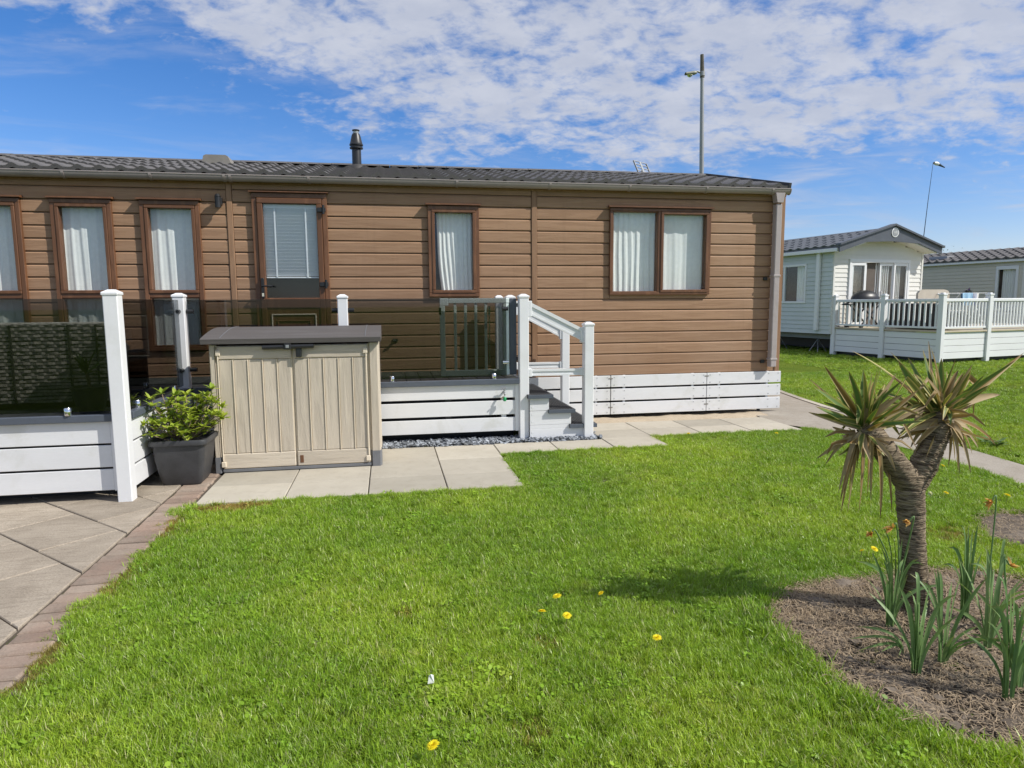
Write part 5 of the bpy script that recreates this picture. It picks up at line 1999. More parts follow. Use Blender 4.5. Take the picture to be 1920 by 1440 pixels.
daffodil(2.09, 2.42, 6, 'daffodil clump close in front of the yucca trunk on its left', [(2.045, 2.30, .513), (1.969, 2.30, .491)], 1, .13, .20, .32)
daffodil(1.925, 2.085, 9, 'daffodil clump nearest the lawn edge, in front of the trunk', [], 2, .10, .22, .34)
daffodil(2.215, 2.545, 6, 'daffodil clump just left of the yucca trunk', [(2.041, 2.50, .395)], 3, .10, .24, .36)
daffodil(2.085, 2.135, 7, 'daffodil clump with leaves spread in a fan right of the trunk', [], 4, .12, .24, .36)
daffodil(2.35, 2.195, 8, 'daffodil clump with one tall bare stem and withered head', [(2.323, 2.20, .608)], 5, .10, .26, .37)
daffodil(2.115, 1.88, 9, 'daffodil clump at the right edge, largest and nearest the camera', [(2.12, 1.92, .475)], 6, .09, .28, .40)
daffodil(2.21, 1.93, 7, 'daffodil clump half cut off by the right edge of the photo', [], 7, .10, .28, .40)
daffodil(2.47, 2.43, 7, 'daffodil clump behind the others, right of the yucca', [], 8, .09, .26, .38)
daffodil(2.55, 2.36, 6, 'slender daffodil clump furthest right at the back of the bed', [], 9, .10, .24, .34)
# one clump fallen over towards the left
fx, fy = 1.985, 2.22
fall = thing('daffodil_clump', 'daffodil clump fallen over flat to the left on the soil', 'daffodils', (fx, fy, -.015), group='daffodils gone over around the yucca')
for k, (tx, ty, tz) in enumerate(((1.79, 2.28, .05), (1.80, 2.24, .02), (1.86, 2.33, .07), (1.87, 2.20, .03), (1.91, 2.16, .02))):
    strap_leaf('leaf', fall, (fx + .004 * k, fy + .005 * k, -.015), (tx, ty, tz), .0056, M['daff_leaf'], .42)


# ------------------------------------------------------------------ dandelions and small things in the grass
def dandelion_mesh():
    mb = MB()
    rn_ = random.Random(2)
    for (n, L, el, w) in ((22, .0175, .12, .0030), (18, .014, .42, .0028), (13, .010, .8, .0026), (8, .007, 1.2, .0022)):
        for k in range(n):
            a = 6.283 * k / n + rn_.uniform(-.1, .1)
            d = Vector((math.cos(a) * math.cos(el), math.sin(a) * math.cos(el), math.sin(el)))
            leaf_blade(mb, (d.x * .002, d.y * .002, .001), d, (0, 0, 1) if el < 1 else (-d.x, -d.y, .1), L, w, 2, .12, .1)
    return mb.mesh('flower', M['dandelion'])


dm = dandelion_mesh()
sm_ = MB().tube([(0, 0, 0), (.003, 0, .025), (0, 0, .05)], .0017, 5).mesh('stem', M['stem'])
clock_mb = MB()
rr = random.Random(4)
for k in range(160):
    zc = 1 - 2 * (k + .5) / 160
    a = k * 2.39996
    r_ = math.sqrt(1 - zc * zc)
    d = Vector((r_ * math.cos(a), r_ * math.sin(a), zc))
    leaf_blade(clock_mb, d * .004, d, Vector((.3, .2, 1)), .014, .0016, 2, 0, .2)
cm_ = clock_mb.mesh('seed_head', M['clock'])


def dandelion(x, y, label, h=.045, s=1.0, tilt=(0, 0), seed=False):
    h, s = h + .012, s * 1.12
    t = thing('dandelion', label, 'dandelion', (x, y, LAWN_Z), group='dandelions in the lawn')
    a = piece('stem', sm_, t, (x, y, LAWN_Z), (tilt[0] * .4, tilt[1] * .4, 0), (1, 1, h / .05))
    piece('seed_head' if seed else 'flower', cm_ if seed else dm, t, (x + h * math.sin(tilt[1] * .4), y - h * math.sin(tilt[0] * .4), LAWN_Z + h), (tilt[0], tilt[1], random.uniform(0, 6)), (s, s, s))


dandelion(0.735, 2.91, 'dandelion furthest back of the tight group of three in mid lawn', .055, 1.1, (.2, 0))
dandelion(0.632, 2.785, 'dandelion at the left of the tight group of three in mid lawn', .05, 1.0, (.25, .1))
dandelion(0.728, 2.725, 'dandelion at the right front of the tight group of three', .05, 1.0, (.3, .2))
dandelion(0.946, 2.92, 'small dandelion just right of the group of three', .05, .75, (.5, .1))
dandelion(1.035, 2.45, 'lone dandelion in the lawn left of the flower bed', .055, 1.0, (.1, .1))
dandelion(0.104, 1.945, 'dandelion at the bottom edge of the photo', .06, 1.05, (.2, -.2))
dandelion(3.04, 6.45, 'dandelion by the grass corner beside the pale slabs', .05, 1.0)
dandelion(3.93, 6.27, 'dandelion near the slab edge towards the lodge end', .05, 1.0)
dandelion(4.47, 4.72, 'dandelion between the yucca branches near the footpath', .05, 1.1, (.4, 0))
dandelion(3.86, 4.03, 'dandelion right of the yucca trunk, left of a pair', .05, 1.0, (.3, 0))
dandelion(4.22, 3.89, 'dandelion right of the yucca trunk, right of a pair', .05, 1.2, (.2, .2))
dandelion(2.59, 3.16, 'dandelion low beside the left of the yucca trunk', .055, 1.0, (.5, 0))
dandelion(2.50, 3.15, 'dandelion furthest left beside the yucca trunk', .055, .8, (.5, .2))
dandelion(3.71, 4.00, 'white dandelion clock right of the yucca trunk', .06, .9, seed=True)
lit = MB().add([(.104, 2.345, .012), (.128, 2.350, .010), (.126, 2.352, .038), (.109, 2.346, .042), (.116, 2.342, .048)], [(0, 1, 2, 4, 3), (3, 4, 2, 1, 0)])
lit.v += [(p[0] + .001, p[1] + .004, p[2]) for p in lit.v]
lit.f = [(0, 1, 2, 4, 3), (8, 9, 7, 6, 5), (0, 5, 6, 1), (1, 6, 7, 2), (2, 7, 9, 4), (4, 9, 8, 3), (3, 8, 5, 0)]
lo = lit.build('paper_scrap', M['white_pvc'])
tag(rebase(lo), 'tiny white scrap lying in the foreground grass', 'scrap')

# stub of a cut plant in the far bed
stub = thing('plant_stump', 'short brown stump in the small bed at the right edge', 'stump', (3.62, 3.16, -.02))
trunk_tube([(3.62, 3.16, -.02), (3.625, 3.16, .06), (3.63, 3.16, .13)], [.03, .027, .024], 14).build('stem', M['bark'], stub, smooth=True)
stub_t = MB()
for k in range(7):
    leaf_blade(stub_t, (3.63, 3.16, .12), (math.cos(k * .9), math.sin(k * .9), .9), (0, 0, 1), .05, .007, 3, .3)
stub_t.build('dry_leaves', M['yucca_brown'], stub)

# low weed rosette on the far lawn
weed = thing('weed', 'low leafy green weed on the lawn beyond the footpath', 'weed', (5.82, 5.55, LAWN_Z))
wm = MB()
for k in range(22):
    a = k * 2.4
    leaf_blade(wm, (5.82 + .05 * math.cos(a * 1.7), 5.55 + .06 * math.sin(a), LAWN_Z + .01), (math.cos(a), math.sin(a), rn.uniform(.4, 1.2)), (0, 0, 1), rn.uniform(.08, .15), .018, 3, .4, .2)
wm.build('leaves', mat_leaf('weed_leaf', (0.10, 0.19, 0.05), (0.18, 0.27, 0.09), .25, .45), weed)

# ------------------------------------------------------------------ neighbouring caravan, its deck, and what is behind
M['van_green'] = mat_basic('van_green', (0.57, 0.61, 0.59), 0.5, 0.05, 2)
M['van_cream'] = mat_basic('van_cream', (0.72, 0.71, 0.66), 0.5, 0.04, 2)
M['van_stone'] = mat_basic('van_stone', (0.60, 0.57, 0.47), 0.5, 0.05, 2)
M['van_white'] = mat_basic('van_white', (0.78, 0.79, 0.79), 0.4, 0.03, 2)
M['barge'] = mat_basic('barge', (0.088, 0.098, 0.118), 0.45, 0.1, 3)
M['deck_tan'] = mat_basic('deck_tan', (0.52, 0.45, 0.33), 0.65, 0.1, 4)
M['galv'] = mat_basic('galv', (0.30, 0.31, 0.325), 0.5, 0.1, 2, metal=0.3)

NA = rad(10)
NC0 = Vector((12.15, 13.12, 0))


def local_thing(name, label, cat, origin, rz, group=None):
    return thing(name, label, cat, origin, rz, group, absolute=False)


# caravan: local x along its gable (to the right), local y back along its side
gx0, gx1 = -0.08, 3.12
vy0 = 3.05
van = local_thing('static_caravan', 'pale grey green static caravan with cream gable and dark barge boards', 'caravan', NC0, NA)
VZ0, VZ1, VPK = .52, 2.78, 3.20
gm = (gx0 + gx1) / 2
VL = 10.0


def siding(mb, p0, p1, z0, z1, step, out, axis):
    """overlapping weatherboards between two ends"""
    pass


# side wall (in shade), weatherboards of its own
r_ = 0
z = VZ0
while z < VZ1 - .01:
    z1 = min(z + .118, VZ1)
    segs = [(vy0, vy0 + VL)]
    # big side window
    if z1 > 1.36 and z < 2.39:
        segs = [(vy0, vy0 + .92), (vy0 + 2.62, vy0 + VL)]
    for (a, b) in segs:
        MB().prism([(gx0 - .022, z), (gx0 - .006, z1), (gx0 + .01, z1), (gx0 + .01, z)], 'y', a, b).build('side_board', M['van_green'], van)
    z += .118
MB().box(gx0 + .012, gx1, vy0 + .06, vy0 + .92, VZ0, VZ1).box(gx0 + .4, gx1, vy0 + 2.62, vy0 + VL, VZ0, VZ1).box(gx0 + .012, gx0 + .2, vy0 + 2.62, vy0 + VL, VZ0, VZ1).box(gx0 + .012, gx1, vy0 + .06, vy0 + VL, VZ0 - .02, VZ0 + .02).box(gx0 + .012, gx0 + .15, vy0 + .92, vy0 + 2.62, VZ0, 1.345).box(gx0 + .012, gx0 + .15, vy0 + .92, vy0 + 2.62, 2.41, VZ1).box(gx0 + .9, gx1, vy0 + .92, vy0 + 2.62, VZ0, VZ1).build('body', M['interior_dark'], van)
wv = MB()
wy0, wy1, wz0, wz1 = vy0 + .90, vy0 + 2.64, 1.335, 2.415
for (a, b, c, d) in ((wy0, wy1, wz1 - .06, wz1), (wy0, wy1, wz0, wz0 + .06), (wy0, wy0 + .06, wz0 + .06, wz1 - .06), (wy1 - .06, wy1, wz0 + .06, wz1 - .06), (wy0 + .80, wy0 + .88, wz0 + .06, wz1 - .06)):
    wv.box(gx0 - .035, gx0 + .03, a, b, c, d, .004)
wv = wv.build('window', M['van_white'], van)
for (a, b) in ((wy0 + .05, wy0 + .81), (wy0 + .87, wy1 - .05)):
    MB().box(gx0 - .002, gx0 + .006, a, b, wz0 + .05, wz1 - .05).build('pane', M['glass'], wv)
# gable boards
z = .72
while z < VPK - .1:
    z1 = z + .118
    half = (gx1 - gx0) / 2
    if z1 > VZ1:
        half = half * max(0.05, (VPK - z1) / (VPK - VZ1))
    segs = [(gm - half, gm + half)]
    if z1 > .70 and z < 2.48:
        segs = [(gm - half, gx0 + .52), (gx1 - .50, gm + half)]
    for (a, b) in segs:
        MB().prism([(vy0 - .022, z), (vy0 - .006, z1), (vy0 + .02, z1), (vy0 + .02, z)], 'x', a, b).build('gable_board', M['van_cream'], van)
    z += .118
for x in (gx0 - .01, gx1 - .05):
    MB().box(x, x + .06, vy0 - .03, vy0 + .05, VZ0, VZ1, .004).build('corner_trim', M['van_cream'], van)
MB().box(gx0 - .10, gx0 - .022, vy0 + .38, vy0 + .50, VZ0 + .08, VZ1 - .02, .01).build('downpipe', M['van_white'], van)
# sliding doors
dx0, dx1 = gx0 + .52, gx1 - .50
dz0, dz1 = .74, 2.50
fr = MB().box(dx0, dx1, vy0 - .05, vy0 + .04, dz1 - .09, dz1, .004).box(dx0, dx0 + .07, vy0 - .05, vy0 + .04, dz0, dz1 - .09, .004).box(dx1 - .07, dx1, vy0 - .05, vy0 + .04, dz0, dz1 - .09, .004)
fr = fr.build('patio_doors', M['van_white'], van)
W4 = (dx1 - dx0 - .14) / 4
for k, (a, yo) in enumerate(((dx0 + .07, 0), (dx0 + .07 + .06, .03), (dx1 - .07 - 2 * W4 + .02, .03), (dx1 - .07 - W4, 0))):
    s = MB()
    b = a + W4
    for (p, q, c, d) in ((a, b, dz1 - .17, dz1 - .095), (a, b, dz0, dz0 + .08), (a, a + .055, dz0 + .08, dz1 - .17), (b - .055, b, dz0 + .08, dz1 - .17)):
        s.box(p, q, vy0 - .038 + yo, vy0 - .006 + yo, c, d, .003)
    s = s.build('sash', M['van_white'], fr)
    MB().box(a + .05, b - .05, vy0 - .024 + yo, vy0 - .018 + yo, dz0 + .07, dz1 - .165).build('pane', M['glass'], s)
MB().box(dx1 - .07 - 2 * W4 + .04, dx1 - .07 - 2 * W4 + .065, vy0 - .07, vy0 - .02, 1.46, 1.66, .006).build('handle', M['van_white'], fr)
MB().box(dx0 - .3, dx1 + .3, vy0 + .9, vy0 + .95, VZ0, VZ1).build('room_partition', M['lining'], van)
# roof with tile courses, barge boards
ov = .16
rp = math.atan2(VPK - VZ1, (gx1 - gx0) / 2)
yfr, ybk = vy0 - .34, vy0 + VL
zt_ = VPK + .10
ze = VZ1 + .02
roofv = MB().prism([(gx0 - ov, ze - .06), (gx0 - ov, ze), (gm, zt_ - .02), (gx1 + ov, ze), (gx1 + ov, ze - .06), (gm, zt_ - .12)], 'y', yfr, ybk).build('roof', M['tile_grey'], van)
tmv = MB()
nseg = 6
crs = 6
slv = math.hypot(gm - (gx0 - ov), zt_ - ze)
clv = slv / crs
TWv = .30
rows_ = []
frv = [(s / nseg * TWv, .020 * math.cos(6.283 * (s / nseg - .3))) for s in range(nseg + 1)]
rows_ = [[(x, 0, z - .012) for x, z in frv], [(x, 0, z + .024) for x, z in frv], [(x, clv + .02, z + .008) for x, z in frv]]
tmv = MB().grid(rows_).mesh('roof_tile', M['tile_grey'], 50)
angv = math.atan2(zt_ - .02 - ze, gm - (gx0 - ov))
for c in range(int((ybk - yfr - 4.5) / TWv)):
    for r in range(crs):
        # left slope faces -x: tile's own y axis climbs towards +x
        o = bpy.data.objects.new('roof_tile', tmv)
        COL.objects.link(o)
        o.parent = roofv
        mw = Matrix.Translation((gx0 - ov + math.cos(angv) * clv * r, yfr + .02 + (c + 1) * TWv, ze + math.sin(angv) * clv * r + .012)) @ Matrix.Rotation(-math.pi / 2, 4, 'Z') @ Matrix.Rotation(angv, 4, 'X')
        o.matrix_local = mw
MB().prism([(gm - .12, zt_ - .02), (gm, zt_ + .03), (gm + .12, zt_ - .02)], 'y', yfr, ybk).build('ridge_cap', M['tile_grey'], roofv)
MB().box(gx0 - ov - .03, gx0 - ov + .05, yfr + .05, ybk, ze - .14, ze - .045, .01).build('gutter', M['van_white'], roofv)
for s in (-1, 1):
    xe = gm + s * ((gx1 - gx0) / 2 + ov + .06)
    zb = ze - .03
    q = [(gm, zt_ + .06), (xe, zb + .05), (xe, zb - .13), (gm + s * .95, VPK - .34 + .05), (gm, VPK - .25)]
    MB().prism(q, 'y', yfr - .06, yfr - .02).build('barge_board', M['barge'], van)
    MB().prism([(gm, zt_ + .105), (xe + s * .03, zb + .09), (xe + s * .03, zb + .045), (gm, zt_ + .055)], 'y', yfr - .12, yfr + .06).build('barge_cap', M['barge'], van)
    MB().prism([(gm, VPK - .02), (xe - s * .15, ze - .10), (xe - s * .15, ze - .13), (gm, VPK - .06)], 'y', yfr - .018, vy0 + .02).build('soffit', M['van_cream'], van)
badge = MB().lathe([(.125, 0), (.125, .012), (.115, .014)], 28, (0, 0, 0)).xf(Matrix.Translation((gm + .04, yfr - .062, VPK - .02)) @ Matrix.Rotation(math.pi / 2, 4, 'X')).build('badge', M['van_white'], van)
MB().lathe([(.098, 0), (.098, .006), (.09, .007)], 28, (0, 0, 0)).xf(Matrix.Translation((gm + .04, yfr - .075, VPK - .02)) @ Matrix.Rotation(math.pi / 2, 4, 'X')).build('badge_face', M['galv'], badge)
# lettering on the badge
tx = bpy.data.curves.new('badge_letters', 'FONT')
tx.body = 'ABI'
tx.size = .085
tx.align_x = 'CENTER'
tx.align_y = 'CENTER'
tx.extrude = .002
tx_o = bpy.data.objects.new('badge_letters_text', tx)
COL.objects.link(tx_o)
bpy.context.view_layer.update()
tx_me = bpy.data.meshes.new_from_object(tx_o.evaluated_get(bpy.context.evaluated_depsgraph_get()))
bpy.data.objects.remove(tx_o)
tx_me.materials.clear()
tx_me.materials.append(M['van_white'])
to = bpy.data.objects.new('badge_letters', tx_me)
to['kind'] = 'stuff'
to.matrix_local = Matrix.Translation((gm + .04, yfr - .084, VPK - .02)) @ Matrix.Rotation(math.pi / 2, 4, 'X')
COL.objects.link(to)
to.parent = badge
for (x, y, z) in ((gm + .75, yfr + .14, VPK - .22), (gm + 1.5, yfr + .14, VPK - .40)):
    MB().lathe([(.05, -.02), (.05, .01)], 12, (x, y, z)).build('downlight', M['barge'], van)
# chassis underneath
MB().box(gx0 + .35, gx0 + .45, vy0 + .3, vy0 + VL, .36, .50).box(gx1 - .45, gx1 - .35, vy0 + .3, vy0 + VL, .36, .50).build('chassis_beam', M['galv'], van)
for y in (vy0 + .8, vy0 + 2.3, vy0 + 4.0, vy0 + 5.5):
    sm2 = MB()
    for (ddx, ddy) in ((-.16, -.16), (.16, -.16), (.16, .16), (-.16, .16)):
        sm2.tube([(gx0 + .4 + ddx, y + ddy, -.02), (gx0 + .4, y, .36)], .014, 6)
    sm2.build('axle_stand', M['galv'], van)
MB().box(gx0 + 1.6, gx1, vy0 + .2, vy0 + VL, -.02, .45).build('dark_void_sheet', M['black_metal'], van)  # black block standing in for the shade beneath the caravan
for (y0, y1) in ((wy0 + .02, wy0 + .32), (wy1 - .5, wy1 - .05)):
    pass

# curtains inside the caravan
def van_curtain(x0, x1, y, z0, z1, label, along='x', n=6):
    rows = []
    for k in range(5):
        t = k / 4
        z = z1 + (z0 - z1) * t
        row = []
        for i in range(41):
            s = i / 40
            off = .022 * math.sin(s * n * 6.283 + .4 * t)
            u = x0 + (x1 - x0) * s
            row.append((u, y + off, z) if along == 'x' else (y + off, u, z))
        rows.append(row)
    o = MB().grid(rows).grid([[(p[0], p[1] + .003, p[2]) for p in r][::-1] for r in rows]).xf(Matrix.Translation(NC0) @ Matrix.Rotation(NA, 4, 'Z')).build('curtain', M['curtain'], smooth=True)
    tag(rebase(o), label, 'curtain')


van_curtain(dx1 - .07 - 2.2 * W4, dx1 - .07 - 1.2 * W4, vy0 + .065, dz0, dz1 - .1, 'white curtain in the middle of the grey green caravan patio doors', n=7)
van_curtain(dx1 - .07 - W4 + .05, dx1 - .25, vy0 + .065, dz0, dz1 - .1, 'pale curtain in the right door pane of the grey green caravan', n=5)
van_curtain(wy0 + .06, wy0 + .45, gx0 + .09, wz0, wz1, 'pale curtain at the near end of the caravan side window', 'y', 4)

# neighbour's deck
nd = local_thing('caravan_deck', 'raised white balustraded deck in front of the grey green caravan', 'deck', NC0, NA)
NZ = .70
sp = 1.50
Lx, Ly = 6.2, 2.98


def npost(x, y):
    p = MB().box(x - .06, x + .06, y - .06, y + .06, -.02, 1.50, .008).build('post', M['van_white'], nd)
    MB().box(x - .07, x + .07, y - .07, y + .07, 1.50, 1.535, .008).box(x - .045, x + .045, y - .045, y + .045, 1.535, 1.56, .01).build('post_cap', M['van_white'], p)


for k in range(3):
    npost(0, k * sp)
for k in range(1, 5):
    npost(k * sp, 0)
bal = MB().box(-.02, .02, -.016, .016, .80, 1.36, .003).mesh('baluster', M['van_white'])
for axis in ('y', 'x'):
    for k in range(2 if axis == 'y' else 4):
        st = sp
        a, b = k * st + .065, (k + 1) * st - .065
        def bx(u0, u1, w0, w1, z0, z1, c=.004):
            m = MB()
            if axis == 'y':
                m.box(w0, w1, u0, u1, z0, z1, c)
            else:
                m.box(u0, u1, w0, w1, z0, z1, c)
            return m
        bx(a, b, -.035, .035, 1.36, 1.43, .01).build('top_rail', M['van_white'], nd)
        bx(a, b, -.028, .028, .755, .80).build('bottom_rail', M['van_white'], nd)
        n = 10 if axis == 'y' else 13
        for i in range(n):
            u = a + (b - a) * (i + .5) / n
            piece('baluster', bal, nd, (0, u, 0) if axis == 'y' else (u, 0, 0), (0, 0, 0 if axis == 'x' else math.pi / 2))
        for r in range(4):
            z0 = .075 + r * .148
            bx(a, b, -.018, .018, z0, z0 + .140).build('skirting_board', M['van_white'], nd)
        bx(a, b, -.05, .04, .672, .712).build('edge_trim', M['deck_tan'], nd)
for k in range(20):
    MB().box(.05 + k * .31, .05 + k * .31 + .30, .05, Ly, .665, .705).build('deck_board', M['deck_tan'], nd)
MB().box(.1, Lx, .12, .16, -.02, .65).box(.12, .16, .17, Ly, -.02, .65).build('dark_void_sheet', M['black_metal'], nd)  # shade under this deck put in as black sheets

# things on that deck
def N2W(x, y, z=0):
    return (Matrix.Translation(NC0) @ Matrix.Rotation(NA, 4, 'Z')) @ Vector((x, y, z))


bbq = local_thing('barbecue', 'black kettle style barbecue with crossed legs on the neighbouring deck', 'barbecue', N2W(.42, 2.45, .705), NA)
dome = MB()
rows = []
for i in range(9):
    t = i / 8 * math.pi / 2
    rows.append([(math.cos(a) * .40 * math.cos(t), math.sin(a) * .28 * math.cos(t), .72 + .24 * math.sin(t)) for a in np.linspace(0, 6.2832, 25)])
dome.grid(rows).build('lid', M['black_metal'], bbq, smooth=True)
loft(MB(), [[(math.cos(a) * .22, math.sin(a) * .16, .50) for a in np.linspace(0, 6.2832, 24, endpoint=False)], [(math.cos(a) * .38, math.sin(a) * .26, .60) for a in np.linspace(0, 6.2832, 24, endpoint=False)], [(math.cos(a) * .41, math.sin(a) * .29, .718) for a in np.linspace(0, 6.2832, 24, endpoint=False)]]).build('bowl', M['black_metal'], bbq, smooth=True)
for s in (-1, 1):
    for yy in (-.18, .18):
        MB().tube([(-.34 * s, yy, .02), (.30 * s, yy, .58)], .022, 8).build('leg', M['black_metal'], bbq)
MB().tube([(-.40, -.1, .66), (-.62, -.1, .60), (-.64, .1, .60), (-.40, .1, .66)], .020, 8).build('side_handle', M['black_metal'], bbq)
for s in (-1, 1):
    MB().tube([(-.34, .22 * s, .05), (-.34, .26 * s, .05)], .05, 14).build('wheel', M['black_metal'], bbq)

bench = local_thing('rattan_corner_sofa', 'dark grey rattan sofa back behind the neighbouring deck railings', 'sofa', N2W(.75, .75, .705), NA)
MB().box(-.44, -.26, -.55, .95, .04, .62, .03).build('backrest', M['wicker_dark'], bench)
MB().box(-.26, .40, -.55, .95, .04, .36, .03).build('seat', M['wicker_dark'], bench)
MB().box(-.24, .38, -.53, .93, .362, .46, .03).build('cushion', M['vent_grey'], bench)

chair = local_thing('garden_chair', 'pale rounded high back garden chair on the neighbouring deck', 'chair', N2W(1.75, 1.6, .705), NA)
cb = [(-.55, .35), (.55, .35), (.55, .86), (.49, .93), (.36, .96), (-.36, .96), (-.49, .93), (-.55, .86)]
M['chair_beige'] = mat_basic('chair_beige', (.50, .45, .37), .7)
MB().prism(cb, 'y', -.03, .03).build('backrest', M['chair_beige'], chair)
MB().box(-.55, .55, .03, .58, .33, .42, .02).build('seat', M['chair_beige'], chair)
for x in (-.5, .46):
    for y in (.0, .52):
        MB().box(x, x + .04, y, y + .04, 0, .33).build('leg', M['black_metal'], chair)


def cloth_mat(name, a, b, sc):
    m, w, bs, out = new_mat(name)
    tc = w.add('ShaderNodeTexCoord')
    wv_ = w.add('ShaderNodeTexWave')
    wv_.inputs['Scale'].default_value = sc
    wv_.inputs['Distortion'].default_value = 1.5
    w.link(tc.outputs['Object'], wv_.inputs[0])
    w.link(w.mix(w.smooth(wv_.outputs['Fac'], .4, .6), c4(a), c4(b)), bs.inputs['Base Color'])
    bs.inputs['Roughness'].default_value = .9
    return m


airer = local_thing('clothes_airer', 'white clothes airer standing on the neighbouring deck', 'clothes airer', N2W(2.35, 1.25, .705), NA)
for x in (-.5, .5):
    for s in (-1, 1):
        MB().tube([(x, s * .28, 0), (x, 0, .5), (x, -s * .3, .86)], .010, 6).build('leg', M['van_white'], airer)
for y in np.linspace(-.3, .3, 6):
    MB().tube([(-.5, y, .86), (.5, y, .86)], .006, 6).build('rail', M['van_white'], airer)
for k, (x0, x1, yy, ca, cb_, lab) in enumerate(((-.46, -.10, -.30, (.10, .36, .62), (.55, .70, .78), 'bright blue striped towel hung at the left of the airer'), (-.06, .22, -.18, (.70, .72, .74), (.10, .14, .30), 'white towel with navy stripes in the middle of the airer'), (.24, .46, -.06, (.72, .72, .70), (.62, .63, .62), 'plain white towel at the right of the airer'))):
    rows = [[(x, yy + .03 * math.sin(x * 30) * t + (-.018 if j == 0 else .018), .875 - .32 * t) for x in np.linspace(x0, x1, 14)] for j, t in ((0, 1), (0, .5), (0, .05), (1, .05), (1, .5), (1, 1))]
    o = MB().grid(rows).grid([[(p[0], p[1] + .006, p[2] + .004) for p in r][::-1] for r in rows]).xf(Matrix.Translation(N2W(2.35, 1.25, .705)) @ Matrix.Rotation(NA, 4, 'Z')).build('towel', cloth_mat('towel%d' % k, ca, cb_, 9))
    tag(rebase(o), lab, 'towel', 'towels on the neighbouring airer')

tbl = local_thing('garden_table', 'small white garden table right of the airer on the neighbouring deck', 'table', N2W(3.0, 1.6, .705), NA)
vase = local_thing('flower_vase', 'vase of purple flowers on the white table of the neighbouring deck', 'vase', N2W(3.0, 1.6, .705), NA)
MB().box(-.45, .45, -.3, .3, .66, .698, .01).build('table_top', M['van_white'], tbl)
for x in (-.4, .4):
    for y in (-.25, .25):
        MB().tube([(x, y, 0), (x, y, .66)], .015, 8).build('leg', M['van_white'], tbl)
MB().lathe([(.05, .70), (.07, .76), (.05, .84)], 14).build('vessel', M['pot'], vase, smooth=True)
bl = MB()
rq = random.Random(8)
for k in range(70):
    d = Vector((rq.gauss(0, 1), rq.gauss(0, 1), abs(rq.gauss(0, .8)))).normalized()
    leaf_blade(bl, Vector((0, 0, .86)) + d * .05, d, (0, 0, 1), rq.uniform(.06, .13), .03, 2, .3)
bl.build('bouquet', mat_leaf('bouquet', (.16, .08, .28), (.12, .20, .06), .2, .6, vscale=9), vase)

# cream caravan further back on the right
van2 = local_thing('cream_caravan', 'long stone coloured caravan with tiled roof behind the white deck', 'caravan', (19.5, 21.9, 0), rad(-79))
V2L = 6.0
z = .5
while z < 2.7:
    segs = [(-4.0, V2L)] if not (z + .12 > 1.05 and z < 2.45) else [(-4.0, 2.55), (3.20, V2L)]
    for a, b in segs:
        MB().prism([(-.02, z), (-.006, z + .118), (.02, z + .118), (.02, z)], 'x', a, b).build('side_board', M['van_stone'], van2)
    z += .118
MB().box(-4.0, 2.54, .021, 3.6, .48, 2.72).box(3.21, V2L, .021, 3.6, .48, 2.72).box(2.541, 3.209, .5, 3.6, .48, 2.72).build('body', M['lining'], van2)
w2 = MB()
for (a, b, c, d) in ((2.52, 3.23, 2.38, 2.50), (2.52, 3.23, 1.04, 1.12), (2.52, 2.60, 1.12, 2.38), (3.15, 3.23, 1.12, 2.38)):
    w2.box(a, b, -.04, .03, c, d, .005)
w2 = w2.build('window', M['van_white'], van2)
MB().box(2.59, 3.16, -.01, 0, 1.11, 2.39).build('pane', M['glass'], w2)
MB().box(3.36, 3.46, -.03, -.021, .5, 2.70, .003).build('trim_strip', M['van_cream'], van2)
MB().box(-4.05, V2L, -.14, -.06, 2.62, 2.72, .01).build('gutter', M['van_white'], van2)
roof2 = MB().prism([(-.15, 2.70), (-.15, 2.73), (1.8, 3.17), (3.75, 2.73), (3.75, 2.70), (1.8, 3.10)], 'x', -4.1, V2L).build('roof', M['tile'], van2)
sl2 = math.hypot(1.95, .44)
an2 = math.atan2(.44, 1.95)
tm2 = MB().grid([[(s / 6 * .3, 0, .026 * math.cos(6.283 * (s / 6 - .3)) - .012) for s in range(7)], [(s / 6 * .3, 0, .026 * math.cos(6.283 * (s / 6 - .3)) + .036) for s in range(7)], [(s / 6 * .3, sl2 / 6 + .02, .026 * math.cos(6.283 * (s / 6 - .3)) + .008) for s in range(7)]]).mesh('roof_tile', M['tile'], 50)
for c in range(33):
    for r in range(6):
        o = bpy.data.objects.new('roof_tile', tm2)
        COL.objects.link(o)
        o.parent = roof2
        o.location = (-4.1 + c * .3, -.15 + math.cos(an2) * sl2 / 6 * r, 2.735 + math.sin(an2) * sl2 / 6 * r)
        o.rotation_euler = (an2, 0, 0)
MB().box(-.2, .5, .35, .8, 2.86, 2.98, .01).build('roof_vent', M['galv'], roof2)
o = MB().grid([[(2.68 + .46 * i / 30, .08 + .02 * math.sin(i * 1.3), z) for i in range(31)] for z in (1.06, 2.44)]).xf(Matrix.Translation((19.5, 21.9, 0)) @ Matrix.Rotation(rad(-79), 4, 'Z')).build('curtain', M['curtain'], smooth=True)
tag(rebase(o), 'white curtain in the window of the stone coloured caravan', 'curtain')

